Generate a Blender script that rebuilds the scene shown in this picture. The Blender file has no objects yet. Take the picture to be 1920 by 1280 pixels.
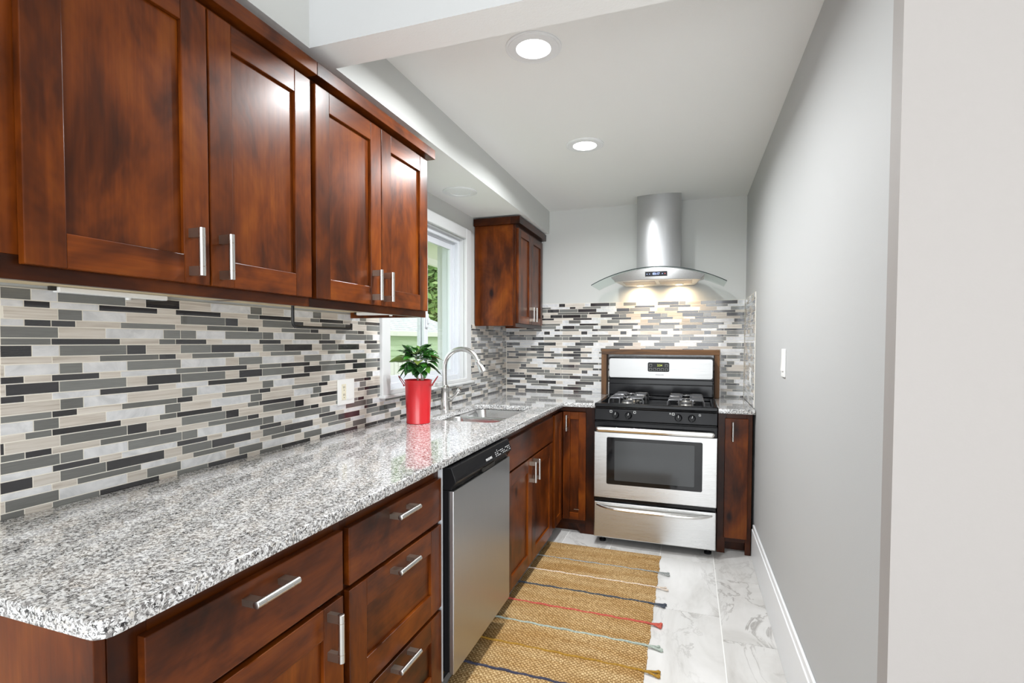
import bpy, bmesh, math, random
from mathutils import Vector, Matrix
random.seed(7)
scn = bpy.context.scene
COL = scn.collection
PI = math.pi

# ------------------------------------------------------------------ camera
YAW, PITCH, ROLL = 0.33078, 0.03107, 0.002215
cam_d = bpy.data.cameras.new('camera')
cam = bpy.data.objects.new('camera', cam_d)
COL.objects.link(cam)
cy, sy, cp, sp = math.cos(YAW), math.sin(YAW), math.cos(PITCH), math.sin(PITCH)
fw = Vector((-sy*cp, cy*cp, -sp)); up0 = Vector((-sy*sp, cy*sp, cp)); rt0 = Vector((cy, sy, 0))
rt = rt0*math.cos(ROLL) + up0*math.sin(ROLL)
up = up0*math.cos(ROLL) - rt0*math.sin(ROLL)
cam.matrix_world = Matrix(((rt.x, up.x, -fw.x, 0), (rt.y, up.y, -fw.y, 0), (rt.z, up.z, -fw.z, 1.32815), (0, 0, 0, 1)))
cam_d.sensor_width = 36.0
cam_d.lens = 36.0*968.0/1920.0
cam_d.shift_y = 30.8/1920.0
cam_d.clip_start = 0.02
scn.camera = cam

# ------------------------------------------------------------------ light and exposure
vs = scn.view_settings
vs.view_transform = 'Standard'; vs.look = 'None'; vs.gamma = 1.0; vs.use_curve_mapping = False
vs.exposure = 0.83
W = bpy.data.worlds.new('sky'); scn.world = W; W.use_nodes = True
bg = W.node_tree.nodes['Background']
bg.inputs[0].default_value = (0.90, 0.95, 1.0, 1); bg.inputs[1].default_value = 1.4

def area(name, loc, rot, sx, sy_, power, col=(1, 1, 1), shape='RECTANGLE', spread=PI):
    d = bpy.data.lights.new(name, 'AREA'); d.shape = shape; d.size = sx; d.size_y = sy_
    d.energy = power; d.color = col; d.spread = spread
    o = bpy.data.objects.new(name, d); COL.objects.link(o); o.location = loc; o.rotation_euler = rot
    return o
# broad fill light added behind the camera, its source unseen
area('rear_fill', (0.75, -2.85, 1.35), (PI/2, 0, 0), 3.6, 2.3, 66, (0.955, 0.98, 1.0))
# weak added fill light (off frame, above and behind the camera)
area('overhead_fill', (0.9, -0.6, 2.68), (0, 0, 0), 0.6, 0.6, 4, (1.0, 0.98, 0.95))

# ------------------------------------------------------------------ materials
def S(r, g, b):                      # sRGB 0-255 -> linear
    f = lambda c: (c/255/12.92) if c/255 <= 0.04045 else ((c/255+0.055)/1.055)**2.4
    return (f(r), f(g), f(b), 1)
class NT:
    def __init__(s, name):
        s.m = bpy.data.materials.new(name); s.m.use_nodes = True
        s.t = s.m.node_tree; s.n = s.t.nodes; s.b = s.n['Principled BSDF']
    def new(s, typ, **kw):
        n = s.n.new(typ)
        for k, v in kw.items(): setattr(n, k, v)
        return n
    def link(s, a, b): s.t.links.new(a, b)
    def set(s, **kw):
        for k, v in kw.items(): s.b.inputs[k.replace('_', ' ')].default_value = v
        return s
    def coord(s, scale=(1, 1, 1), island=0.0, obj=True):
        tc = s.new('ShaderNodeTexCoord'); mp = s.new('ShaderNodeMapping')
        mp.inputs['Scale'].default_value = scale
        src = tc.outputs['Object']
        if island:
            g = s.new('ShaderNodeNewGeometry'); mu = s.new('ShaderNodeVectorMath', operation='MULTIPLY_ADD')
            mu.inputs[1].default_value = (island, island*1.7, island*0.6)
            s.link(g.outputs['Random Per Island'], mu.inputs[0]); s.link(src, mu.inputs[2]); src = mu.outputs[0]
        s.link(src, mp.inputs['Vector']); return mp.outputs[0]
    def noise(s, vec, scale, detail=4, rough=0.55, dist=0.0):
        n = s.new('ShaderNodeTexNoise'); n.inputs['Scale'].default_value = scale; n.inputs['Detail'].default_value = detail
        n.inputs['Roughness'].default_value = rough; n.inputs['Distortion'].default_value = dist
        s.link(vec, n.inputs['Vector']); return n.outputs['Fac']
    def voronoi(s, vec, scale, out='Distance', feature='F1'):
        n = s.new('ShaderNodeTexVoronoi', feature=feature); n.inputs['Scale'].default_value = scale
        s.link(vec, n.inputs['Vector']); return n.outputs[out]
    def ramp(s, fac, stops, interp='LINEAR'):
        r = s.new('ShaderNodeValToRGB'); r.color_ramp.interpolation = interp
        e = r.color_ramp.elements
        while len(e) < len(stops): e.new(0.5)
        for k, (p, c) in enumerate(stops):
            e[k].position = p; e[k].color = c if isinstance(c, tuple) else (c, c, c, 1)
        s.link(fac, r.inputs[0]); return r.outputs[0]
    def mix(s, fac, a, b, blend='MIX'):
        m = s.new('ShaderNodeMix', data_type='RGBA', blend_type=blend)
        for sock, v in ((m.inputs[0], fac), (m.inputs[6], a), (m.inputs[7], b)):
            if isinstance(v, (int, float)): sock.default_value = v
            elif isinstance(v, tuple): sock.default_value = v
            else: s.link(v, sock)
        return m.outputs[2]
    def bump(s, h, strength, dist=0.001):
        b = s.new('ShaderNodeBump'); b.inputs['Strength'].default_value = strength; b.inputs['Distance'].default_value = dist
        s.link(h, b.inputs['Height']); s.link(b.outputs[0], s.b.inputs['Normal']); return b
    def base(s, c): s.link(c, s.b.inputs['Base Color']); return s
    def island(s):
        return s.new('ShaderNodeNewGeometry').outputs['Random Per Island']

def plain(name, col, rough=0.5, metal=0.0, **kw):
    t = NT(name); t.set(Base_Color=col, Roughness=rough, Metallic=metal, **kw); return t.m

def paint(name, col, bump=0.12, scale=220):
    t = NT(name); t.set(Base_Color=col, Roughness=0.62)
    v = t.coord(); t.bump(t.noise(v, scale, 3), bump, 0.002); return t.m

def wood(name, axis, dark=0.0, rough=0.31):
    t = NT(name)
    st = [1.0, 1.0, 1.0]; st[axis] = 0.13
    v = t.coord(tuple(st), island=7.0)
    st2 = [1.0, 1.0, 1.0]; st2[axis] = 0.022
    v2 = t.coord(tuple(st2), island=7.0)
    st3 = [1.0, 1.0, 1.0]; st3[axis] = 0.5
    v3 = t.coord(tuple(st3), island=7.0)
    cloud = t.noise(v3, 6.5, 4, 0.6, 0.5)
    strk = t.noise(v, 16.0, 5, 0.6, 0.8)
    m = t.mix(0.24, cloud, strk)
    c = t.ramp(m, [(0.33, S(38, 17, 6)), (0.44, S(76, 33, 8)), (0.54, S(106, 49, 10)), (0.70, S(134, 70, 17))])
    isl = t.ramp(t.island(), [(0.0, 0.72), (1.0, 1.10)])
    c = t.mix(1.0, c, isl, 'MULTIPLY')
    fine = t.ramp(t.noise(v2, 150.0, 3, 0.6), [(0.3, 0.82), (0.7, 1.06)])
    c = t.mix(1.0, c, fine, 'MULTIPLY')
    kn = t.voronoi(v3, 4.6)
    kmask = t.ramp(kn, [(0.045, 0.0), (0.12, 1.0)])
    c = t.mix(kmask, t.mix(1.0, c, S(90, 60, 45), 'MULTIPLY'), c)
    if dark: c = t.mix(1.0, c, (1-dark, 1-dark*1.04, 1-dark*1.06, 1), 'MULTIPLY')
    t.base(c)
    t.set(Roughness=rough, Coat_Weight=0.10, Coat_Roughness=0.2, Specular_IOR_Level=0.16)
    t.bump(t.noise(v3, 70.0, 2), 0.06, 0.002)
    return t.m

WOODZ = wood('stained_alder_upright', 2); WOODY = wood('stained_alder_lengthwise', 1); WOODX = wood('stained_alder_crosswise', 0)
WOODF = wood('stained_alder_shaded', 2, 0.6); WOODFY = wood('stained_alder_shaded_lengthwise', 1, 0.6); WOODFX = wood('stained_alder_shaded_crosswise', 0, 0.6)  # same stain; shade between doors and drawers darkened into the colour

def rustic(name, axis):
    t = NT(name); st = [1, 1, 1]; st[axis] = 0.08
    v = t.coord(tuple(st), island=5.0)
    c = t.ramp(t.noise(v, 26, 6, 0.65, 0.5), [(0.3, S(56, 36, 20)), (0.5, S(104, 70, 38)), (0.72, S(140, 98, 56))])
    t.base(c); t.set(Roughness=0.6); t.bump(t.noise(v, 90, 4), 0.3, 0.002); return t.m
RUSTX = rustic('rough_brown_board_across', 0); RUSTZ = rustic('rough_brown_board_upright', 2)

def granite():
    t = NT('speckled_granite')
    v = t.coord((1, 1, 1))
    c = t.ramp(t.noise(v, 110, 3, 0.6, 0.3), [(0.36, S(160, 157, 155)), (0.46, S(202, 201, 200)), (0.56, S(226, 226, 226)), (0.75, S(236, 236, 237))])
    wm = t.ramp(t.noise(v, 70, 2, 0.5), [(0.58, 0.0), (0.68, 1.0)])
    c = t.mix(wm, c, S(206, 200, 192))
    gr = t.ramp(t.noise(v, 160, 3, 0.6, 0.7), [(0.525, 0.0), (0.56, 1.0)])
    c = t.mix(gr, c, S(116, 113, 112))
    bk = t.ramp(t.noise(v, 135, 4, 0.72, 1.0), [(0.565, 0.0), (0.585, 1.0)])
    c = t.mix(bk, c, S(24, 24, 27))
    t.base(c); t.set(Roughness=0.07, Specular_IOR_Level=0.6, Coat_Weight=0.5, Coat_Roughness=0.03); return t.m
GRANITE = granite()

def steel(name, axis=2, col=(0.54, 0.54, 0.535, 1), rough=0.30, aniso=0.5):
    t = NT(name); st = [1, 1, 1]; st[axis] = 0.006
    v = t.coord(tuple(st))
    r = t.ramp(t.noise(v, 900, 2), [(0.3, rough*0.85), (0.7, rough*1.2)])
    t.link(r, t.b.inputs['Roughness'])
    t.set(Base_Color=col, Metallic=1.0)
    t.bump(t.noise(v, 1400, 2), 0.03, 0.0005); return t.m
STEELX = steel('brushed_steel_across', 0); STEELZ = steel('brushed_steel_upright', 2, (0.47, 0.475, 0.48, 1), 0.33); STEELY = steel('brushed_steel_along', 1)
SINKST = steel('sink_steel', 1, (0.7, 0.7, 0.7, 1), 0.22)
NICKEL = plain('satin_nickel', (0.58, 0.57, 0.55, 1), 0.27, 1.0)
NICKEL_BROWN = plain('nickel_brown_shaded', (0.42, 0.36, 0.30, 1), 0.35, 1.0)  # nickel with brown wood reflection and shade put into the colour
STEELF = steel('brushed_steel_fascia', 0, (0.40, 0.40, 0.395, 1), 0.36)
CHROME = plain('polished_steel', (0.80, 0.79, 0.77, 1), 0.14, 1.0)
BLACK = plain('black_enamel', (0.006, 0.006, 0.007, 1), 0.14, 0.0, Specular_IOR_Level=0.22)
BLKPL = plain('black_plastic', (0.009, 0.009, 0.010, 1), 0.24, 0.0, Specular_IOR_Level=0.15)
BLKIRON = plain('cast_grate_iron', (0.13, 0.13, 0.135, 1), 0.32, 0.6)
BLKMET = plain('black_wire', (0.012, 0.012, 0.012, 1), 0.4)
DARKGL = plain('oven_glass', (0.006, 0.006, 0.007, 1), 0.05, 0.0, Specular_IOR_Level=0.35)
OVENIN = plain('oven_glass_see_through_area', (0.045, 0.048, 0.05, 1), 0.08, 0.0, Specular_IOR_Level=0.4)
WHITEPL = plain('white_plastic', S(238, 238, 236), 0.35)
IVORY = plain('ivory_plastic', S(232, 226, 204), 0.38)
SLOT = plain('dark_slot', (0.02, 0.018, 0.015, 1), 0.6)
WTRIM = plain('white_trim_paint', S(208, 209, 209), 0.38)
BASEW = plain('white_enamel_paint', S(236, 237, 238), 0.35)
VINYL = plain('white_vinyl', S(212, 215, 220), 0.32)
CEILM = paint('ceiling_white', S(243, 243, 241), 0.35, 160)
WALLM = paint('wall_grey_paint_dimmed', S(187, 188, 188), 0.10, 260)  # same grey paint, darkened to offset strong light on right wall and beam
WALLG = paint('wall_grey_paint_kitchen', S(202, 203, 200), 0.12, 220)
NEARM = paint('wall_paint_warmed_dimmed', S(161, 156, 153), 0.06, 240)  # wall paint with warm light tint and darkening against the fill put in
def emit(name, col, st):
    t = NT(name); t.set(Base_Color=(0, 0, 0, 1), Emission_Color=col, Emission_Strength=st); return t.m
LENS = emit('lamp_lens', (1, 0.99, 0.97, 1), 9.0)
HALO = emit('halogen_lens', (1, 0.86, 0.62, 1), 8.0)
LED_B = emit('display_blue', (0.35, 0.45, 1, 1), 2.2); LED_R = emit('display_red', (1, 0.12, 0.12, 1), 1.6); LED_G = emit('display_green', (0.62, 0.72, 0.12, 1), 0.9)
MARK = plain('white_print', S(215, 215, 215), 0.5)
MARKD = plain('grey_print', S(90, 88, 88), 0.5)
def glass(name, tint=(1, 1, 1, 1), ior=1.45):
    t = NT(name); n = t.n; out = n['Material Output']
    tr = t.new('ShaderNodeBsdfTransparent'); tr.inputs[0].default_value = tint
    gl = t.new('ShaderNodeBsdfGlossy'); gl.inputs['Roughness'].default_value = 0.02
    fr = t.new('ShaderNodeFresnel'); fr.inputs[0].default_value = ior
    mx = t.new('ShaderNodeMixShader')
    ge = t.new('ShaderNodeNewGeometry'); sub = t.new('ShaderNodeMath', operation='SUBTRACT'); sub.inputs[0].default_value = 1.0
    mu = t.new('ShaderNodeMath', operation='MULTIPLY'); t.link(ge.outputs['Backfacing'], sub.inputs[1])
    t.link(fr.outputs[0], mu.inputs[0]); t.link(sub.outputs[0], mu.inputs[1])
    t.link(mu.outputs[0], mx.inputs[0]); t.link(tr.outputs[0], mx.inputs[1]); t.link(gl.outputs[0], mx.inputs[2])
    t.link(mx.outputs[0], out.inputs['Surface']); return t.m
PANE = glass('window_glass', (0.97, 0.99, 0.98, 1)); HOODGL = glass('hood_glass', (0.90, 0.95, 0.93, 1))
GLEDGE = plain('hood_glass_edge', (0.02, 0.03, 0.03, 1), 0.1)

def tilemat(name, kind):
    t = NT(name); v = t.coord((1, 1, 1), island=9.0)
    st = t.coord((0.03, 0.03, 1), island=9.0)
    isl = t.island()
    if kind in 'DG':
        cols = {'D': [(0, S(40, 39, 41)), (1, S(55, 54, 57))], 'G': [(0, S(98, 98, 95)), (1, S(124, 125, 122))]}[kind]
        c = t.ramp(isl, cols)
        c = t.mix(1.0, c, t.ramp(t.noise(st, 700, 3), [(0.3, 0.84), (0.7, 1.1)]), 'MULTIPLY')
        t.base(c); t.set(Roughness=0.16, Coat_Weight=0.6, Coat_Roughness=0.05)
    elif kind == 'W':
        c = t.ramp(t.noise(v, 14, 4, 0.6, 1.5), [(0.35, S(198, 199, 201)), (0.65, S(224, 224, 225))])
        t.base(c); t.set(Roughness=0.20, Coat_Weight=0.5, Coat_Roughness=0.06)
    else:
        c = t.ramp(t.noise(st, 160, 5, 0.65, 0.4), [(0.3, S(172, 161, 149)), (0.5, S(203, 195, 185)), (0.7, S(216, 210, 202))])
        c = t.mix(1.0, c, t.ramp(isl, [(0, 0.92), (1, 1.06)]), 'MULTIPLY')
        t.base(c); t.set(Roughness=0.32)
    return t.m
TILES = [tilemat('charcoal_glass_tile', 'D'), tilemat('grey_glass_tile', 'G'), tilemat('beige_stone_tile', 'B'), tilemat('pearl_tile', 'W'),
         plain('pale_grout', S(236, 231, 220), 0.8)]

def marble():
    t = NT('veined_floor_tile'); v = t.coord((1.0, 0.42, 1), island=11.0)
    w = t.noise(v, 3.2, 5, 0.6, 1.4)
    c = t.ramp(w, [(0.30, S(186, 183, 179)), (0.5, S(208, 206, 203)), (0.7, S(219, 217, 215))])
    # thin crooked veins where a warped noise crosses its middle value
    a = t.noise(v, 4.6, 7, 0.62, 1.0)
    vein = t.ramp(a, [(0.484, 0.0), (0.498, 0.8), (0.502, 0.8), (0.53, 0.0)])
    msk = t.ramp(t.noise(v, 2.4, 2), [(0.45, 0.0), (0.62, 1.0)])
    vm = t.mix(1.0, vein, msk, 'MULTIPLY')
    c = t.mix(vm, c, S(148, 144, 140))
    t.base(c); t.set(Roughness=0.28); return t.m
MARBLE = marble()
GROUT = plain('floor_grout', S(236, 235, 232), 0.8)

def jute():
    t = NT('braided_jute'); v = t.coord((1, 1, 1))
    w1 = t.new('ShaderNodeTexWave', wave_type='BANDS', bands_direction='DIAGONAL'); w1.inputs['Scale'].default_value = 33; w1.inputs['Distortion'].default_value = 4.5; w1.inputs['Detail Scale'].default_value = 4
    mp = t.new('ShaderNodeMapping'); mp.inputs['Scale'].default_value = (-1, 1, 1); t.link(v, mp.inputs[0])
    w2 = t.new('ShaderNodeTexWave', wave_type='BANDS', bands_direction='DIAGONAL'); w2.inputs['Scale'].default_value = 33; w2.inputs['Distortion'].default_value = 4.5; w2.inputs['Detail Scale'].default_value = 4
    t.link(v, w1.inputs[0]); t.link(mp.outputs[0], w2.inputs[0])
    wv = t.mix(1.0, w1.outputs[1], w2.outputs[1], 'MULTIPLY')
    h = t.mix(0.5, wv, t.noise(v, 330, 4, 0.7))
    big = t.noise(t.coord((0.5, 3.0, 1)), 4.5, 3)
    c = t.ramp(h, [(0.18, S(118, 90, 56)), (0.31, S(176, 145, 100)), (0.44, S(208, 180, 134)), (0.62, S(232, 210, 168))])
    c = t.mix(1.0, c, t.ramp(big, [(0.35, S(226, 206, 176)), (0.65, S(255, 250, 242))]), 'MULTIPLY')
    t.base(c); t.set(Roughness=0.9, Specular_IOR_Level=0.15); t.bump(h, 0.9, 0.006); return t.m
JUTE = jute()
def cord(name, col):
    t = NT(name); v = t.coord()
    t.base(t.mix(1.0, col, t.ramp(t.noise(v, 240, 3), [(0.3, 0.6), (0.7, 1.25)]), 'MULTIPLY')); t.set(Roughness=0.9); t.bump(t.noise(v, 300, 2), 0.6, 0.003); return t.m

# ------------------------------------------------------------------ mesh helpers
class MB:
    def __init__(s): s.v, s.f, s.m = [], [], []
    def poly(s, pts, faces, m=0):
        o = len(s.v); s.v += [tuple(p) for p in pts]
        for f in faces: s.f.append([o+i for i in f]); s.m.append(m)
        return s
    def box(s, x0, x1, y0, y1, z0, z1, m=0):
        if x1 < x0: x0, x1 = x1, x0
        if y1 < y0: y0, y1 = y1, y0
        if z1 < z0: z0, z1 = z1, z0
        p = [(x0, y0, z0), (x1, y0, z0), (x1, y1, z0), (x0, y1, z0), (x0, y0, z1), (x1, y0, z1), (x1, y1, z1), (x0, y1, z1)]
        return s.poly(p, [(0, 3, 2, 1), (4, 5, 6, 7), (0, 1, 5, 4), (1, 2, 6, 5), (2, 3, 7, 6), (3, 0, 4, 7)], m)
    def prism(s, pts, axis, a0, a1, m=0):
        # pts: 2-D outline in the two other axes (in x, y, z order), extruded along axis
        def P(q, a):
            q = list(q); q.insert(axis, a); return tuple(q)
        n = len(pts)
        area_ = sum(pts[i][0]*pts[(i+1) % n][1]-pts[(i+1) % n][0]*pts[i][1] for i in range(n))
        if (area_ > 0) == (axis == 1): pts = pts[::-1]
        v = [P(q, a0) for q in pts]+[P(q, a1) for q in pts]
        f = [tuple(range(n))[::-1], tuple(range(n, 2*n))]+[(i, (i+1) % n, n+(i+1) % n, n+i) for i in range(n)]
        if a1 < a0: f = [t[::-1] for t in f]
        return s.poly(v, f, m)
    def tube(s, pts, r, seg=10, m=0, caps=True):
        pts = [Vector(p) for p in pts]; n = len(pts)
        rs = r if isinstance(r, (list, tuple)) else [r]*n
        o = len(s.v); nrm = None
        for i, p in enumerate(pts):
            t = (pts[min(i+1, n-1)]-pts[max(i-1, 0)]).normalized()
            if nrm is None:
                a = Vector((0, 0, 1)) if abs(t.z) < 0.9 else Vector((1, 0, 0))
                nrm = t.cross(a).normalized()
            nrm = (nrm-t*nrm.dot(t)).normalized(); b = t.cross(nrm)
            for k in range(seg):
                a = 2*PI*k/seg; q = p+(nrm*math.cos(a)+b*math.sin(a))*rs[i]; s.v.append(tuple(q))
        for i in range(n-1):
            for k in range(seg):
                k2 = (k+1) % seg
                s.f.append([o+i*seg+k, o+i*seg+k2, o+(i+1)*seg+k2, o+(i+1)*seg+k]); s.m.append(m)
        if caps:
            s.f.append([o+k for k in range(seg)][::-1]); s.m.append(m)
            s.f.append([o+(n-1)*seg+k for k in range(seg)]); s.m.append(m)
        return s
    def lathe(s, prof, c, seg=28, m=0, axis=2, caps=False):
        # prof: (radius, height) pairs
        o = len(s.v); n = len(prof)
        for r, h in prof:
            for k in range(seg):
                a = 2*PI*k/seg; q = [r*math.cos(a), r*math.sin(a)]; q.insert(axis, h)
                s.v.append((c[0]+q[0], c[1]+q[1], c[2]+q[2]))
        for i in range(n-1):
            for k in range(seg):
                k2 = (k+1) % seg
                s.f.append([o+i*seg+k, o+i*seg+k2, o+(i+1)*seg+k2, o+(i+1)*seg+k]); s.m.append(m)
        if caps:
            s.f.append([o+k for k in range(seg)][::-1]); s.m.append(m)
            s.f.append([o+(n-1)*seg+k for k in range(seg)]); s.m.append(m)
        return s
    def build(s, name, mats, parent=None, smooth=0, bevel=0.0, origin=None, fix=True):
        if not isinstance(mats, (list, tuple)): mats = [mats]
        if parent is not None: org = Vector(parent['_o'])
        else: org = Vector(origin) if origin else Vector((0, 0, 0))
        me = bpy.data.meshes.new(name)
        me.from_pydata([(x-org.x, y-org.y, z-org.z) for x, y, z in s.v], [], s.f)
        for mm in mats: me.materials.append(mm)
        me.polygons.foreach_set('material_index', s.m)
        me.update()
        if fix:
            bm = bmesh.new(); bm.from_mesh(me); bmesh.ops.recalc_face_normals(bm, faces=bm.faces); bm.to_mesh(me); bm.free()
        if smooth:
            me.polygons.foreach_set('use_smooth', [True]*len(me.polygons)); me.set_sharp_from_angle(angle=math.radians(smooth))
        o = bpy.data.objects.new(name, me); COL.objects.link(o)
        if parent is not None: o.parent = parent
        else: o.location = org
        o['_o'] = tuple(org)
        if bevel:
            b = o.modifiers.new('bevel', 'BEVEL'); b.width = bevel; b.segments = 2; b.limit_method = 'ANGLE'; b.angle_limit = math.radians(40)
        return o

def thing(name, label, cat, loc=(0, 0, 0), group=None):
    o = bpy.data.objects.new(name, None); COL.objects.link(o); o.location = loc; o['_o'] = tuple(loc)
    o.empty_display_size = 0.05
    return tag(o, label, cat, group)
def tag(o, label, cat, group=None):
    o['label'] = label; o['category'] = cat
    if group: o['group'] = group
    return o
def struct(o, label=None, cat=None):
    o['kind'] = 'structure'
    if label: o['label'] = label
    if cat: o['category'] = cat
    return o
def text(s, size, loc, rot, mat, parent, name='lettering', align='CENTER'):
    c = bpy.data.curves.new(name, 'FONT'); c.body = s; c.size = size; c.extrude = 0.0003; c.align_x = align; c.align_y = 'CENTER'
    tmp = bpy.data.objects.new(name+'_curve', c); COL.objects.link(tmp)
    dg = bpy.context.evaluated_depsgraph_get(); dg.update()
    me = bpy.data.meshes.new_from_object(tmp.evaluated_get(dg)); bpy.data.objects.remove(tmp); bpy.data.curves.remove(c)
    me.materials.clear(); me.materials.append(mat)
    o = bpy.data.objects.new(name, me); COL.objects.link(o)
    o.parent = parent; o.location = Vector(loc)-Vector(parent['_o']); o.rotation_euler = rot; o['_o'] = parent['_o']
    return o

# ------------------------------------------------------------------ room shell
XL, XR, YB = -1.50, 0.392, 4.20          # wall planes
ZC, ZS, ZN = 2.413, 2.228, 2.78          # kitchen ceiling, soffit underside, dining ceiling
struct(MB().box(-1.70, XL, -3.0, 2.345, -0.05, ZN).box(-1.70, XL, 3.323, 4.40, -0.05, ZN)
       .box(-1.70, XL, 2.345, 3.323, -0.05, 1.05).box(-1.70, XL, 2.345, 3.323, 2.047, ZN).build('wall_left', WALLG))
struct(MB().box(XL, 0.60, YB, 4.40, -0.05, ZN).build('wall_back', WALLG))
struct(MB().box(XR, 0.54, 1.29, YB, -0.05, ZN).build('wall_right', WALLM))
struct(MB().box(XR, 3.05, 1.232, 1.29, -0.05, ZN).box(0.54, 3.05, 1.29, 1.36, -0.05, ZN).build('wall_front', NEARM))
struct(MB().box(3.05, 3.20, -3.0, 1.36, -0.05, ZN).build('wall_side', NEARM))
struct(MB().box(-1.115, XR, 1.45, YB, ZC, ZN).box(-1.115, 3.05, -3.0, 1.324, ZN, ZN+0.1).build('ceiling', CEILM))
# dropped soffit over the left counter and the header beam it runs into
so = MB().box(XL, -1.115, -3.0, YB, ZS, ZN, 0)
o = so.build('soffit_beam', [WALLG, CEILM]); struct(o)
bm_ = MB().box(-1.115, XR, 1.324, 1.45, ZS, ZN, 0)
o2 = bm_.build('header_beam', [WALLM, CEILM]); struct(o2)
for ob in (o, o2):
    for p in ob.data.polygons:
        if p.normal.z < -0.9: p.material_index = 1
# floor: staggered porcelain planks on a grout bed
fl = MB().box(-1.5, 3.05, -3.0, YB, -0.06, -0.002, 1)
TW = 0.3127
for k in range(-5, 11):
    x0 = -0.157+TW*k; x1 = x0+TW
    off = (3.285, 3.087)[k % 2] if k in (0, 1) else (3.345 if k == -1 else 3.285-0.198*(k % 3))
    y = off+0.635*2
    while y > -3.0:
        a, b = max(y-0.635+0.0022, -3.0), min(y-0.0022, YB)
        xa, xb = max(x0+0.0022, -1.5), min(x1-0.0022, 3.05)
        if b-a > 0.01 and xb-xa > 0.01: fl.box(xa, xb, a, b, -0.004, 0.0, 0)
        y -= 0.635
struct(fl.build('floor', [MARBLE, GROUT]))
# tall painted baseboard with a stepped cap along the right wall
bb = MB()
for (ya, yb) in ((1.235, 3.455),):
    for xa, xb, zo in ((XR-0.016, XR-0.0005, -0.028), (XR-0.011, XR-0.0005, 0.0)):
        za, zb = 0.275+zo, 0.209+zo
        bb.poly([(xa, ya, 0.0), (xb, ya, 0.0), (xb, yb, 0.0), (xa, yb, 0.0), (xa, ya, za), (xb, ya, za), (xb, yb, zb), (xa, yb, zb)],
                [(0, 3, 2, 1), (4, 5, 6, 7), (0, 1, 5, 4), (1, 2, 6, 5), (2, 3, 7, 6), (3, 0, 4, 7)])
struct(bb.build('baseboard_right', BASEW, bevel=0.003))

# ------------------------------------------------------------------ glass and stone mosaic on three walls
# each row: colour letter + start in millimetres along the wall (D charcoal, G grey, B beige, W pearl), thick and thin rows in turn
ROWS_L = """G740 W799 G854 B1019 D1075 B1181 W1291 G1453 B1506 W1615 G1779 B1832 W1942 G2103 W2154
W740 D784 W838 D949 B1110 D1167 B1329 G1439 D1493 B1654 G1763 D1820 B1979 G2086 D2140
D739 B744 G854 W909 B1020 G1183 D1346 B1399 G1508 D1667 B1723 G1832 D1995 B2043 G2153
W739 D784 D839 B893 G1004 B1166 G1275 D1438 B1491 G1601 D1763 B1813 G1924 D2084 B2137 G2244
G738 B854 W964 G1127 G1182 W1236 G1345 G1508 W1561 G1670 G1831 W1884 G1991 G2151 W2206
G738 D838 B1002 G1113 D1165 B1273 W1332 D1492 B1598 W1658 D1815 B1922 W2005 D2139 W2240
D737 W798 G855 D1019 B1074 G1181 D1290 B1453 G1507 D1615 B1773 G1831 D1938 B2096 G2152 D2259
B737 B839 G948 D1112 B1166 G1220 W1381 B1492 G1545 W1707 B1816 G1869 W2029 G2191
B736 W744 G854 W907 G1019 W1182 B1345 G1399 W1505 B1668 G1723 W1827 B1989 D2046 W2150
D736 B781 D837 B947 W1002 G1165 D1273 B1435 G1491 D1597 B1758 G1814 D1923 B2082 D2138 D2244
B735 D745 G853 B1017 D1074 G1181 B1344 D1400 G1504 B1666 D1722 G1826 B1988 D2046 D2149
D735 B781 W837 D947 B1110 W1164 D1276 B1434 W1490 D1598 B1757 W1822 D1920 W2082 D2240
B734 G854 W907 B1018 G1183 W1236 B1343 G1504 W1558 B1667 G1829 W1884 B1991 D2151 W2201
G734 D836 B892 G1003 D1167 B1220 G1329 D1489 B1543 G1653 D1810 B1863 D2061 B2188
W733 G797 B851 W961 G1127 B1179 W1287 G1448 B1502 W1664 G1775 B1828 W1936 D2094 W2148
B733 G780 D835 B1000 G1110 D1165 B1328 G1435 D1488 B1650 G1759 D1812 B1976 D2083 D2136
D732 B740 G852 D1016 B1072 G1180 D1343 B1397 G1505 D1669 B1720 G1828 D1992 B2044 D2150
G732 D779 B834 G945 D1110 B1164 G1274 D1434 B1486 G1597 D1760 B1809 G1921 D2062 B2134 G2241
G731 G851 W904 G1017 G1181 W1235 G1342 G1503 W1557 G1668 G1827 W1880 D1989 D2150 W2202
W731 D834 B943 W1000 D1164 B1271 W1327 D1489 B1595 W1654 D1811 B1916 W2002 D2133 W2237
D730 B793 G850 D959 B1123 G1180 D1287 B1448 G1503 D1612 B1773 G1826 D1934 B2093 D2149 G2256
W730 B832 G888 W1053 B1163 G1218 W1377 B1488 G1544 W1704 B1813 G1868 W2024 D2186
B729 G738 W847 B1013 G1069 W1176 B1341 G1395 W1501 B1665 G1719 W1826 B1986 D2044 W2146
G729 B775 G832 D941 B1106 G1162 D1271 B1432 G1487 D1596 B1756 D1813 D1919 B2079 D2134 D2243"""
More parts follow.
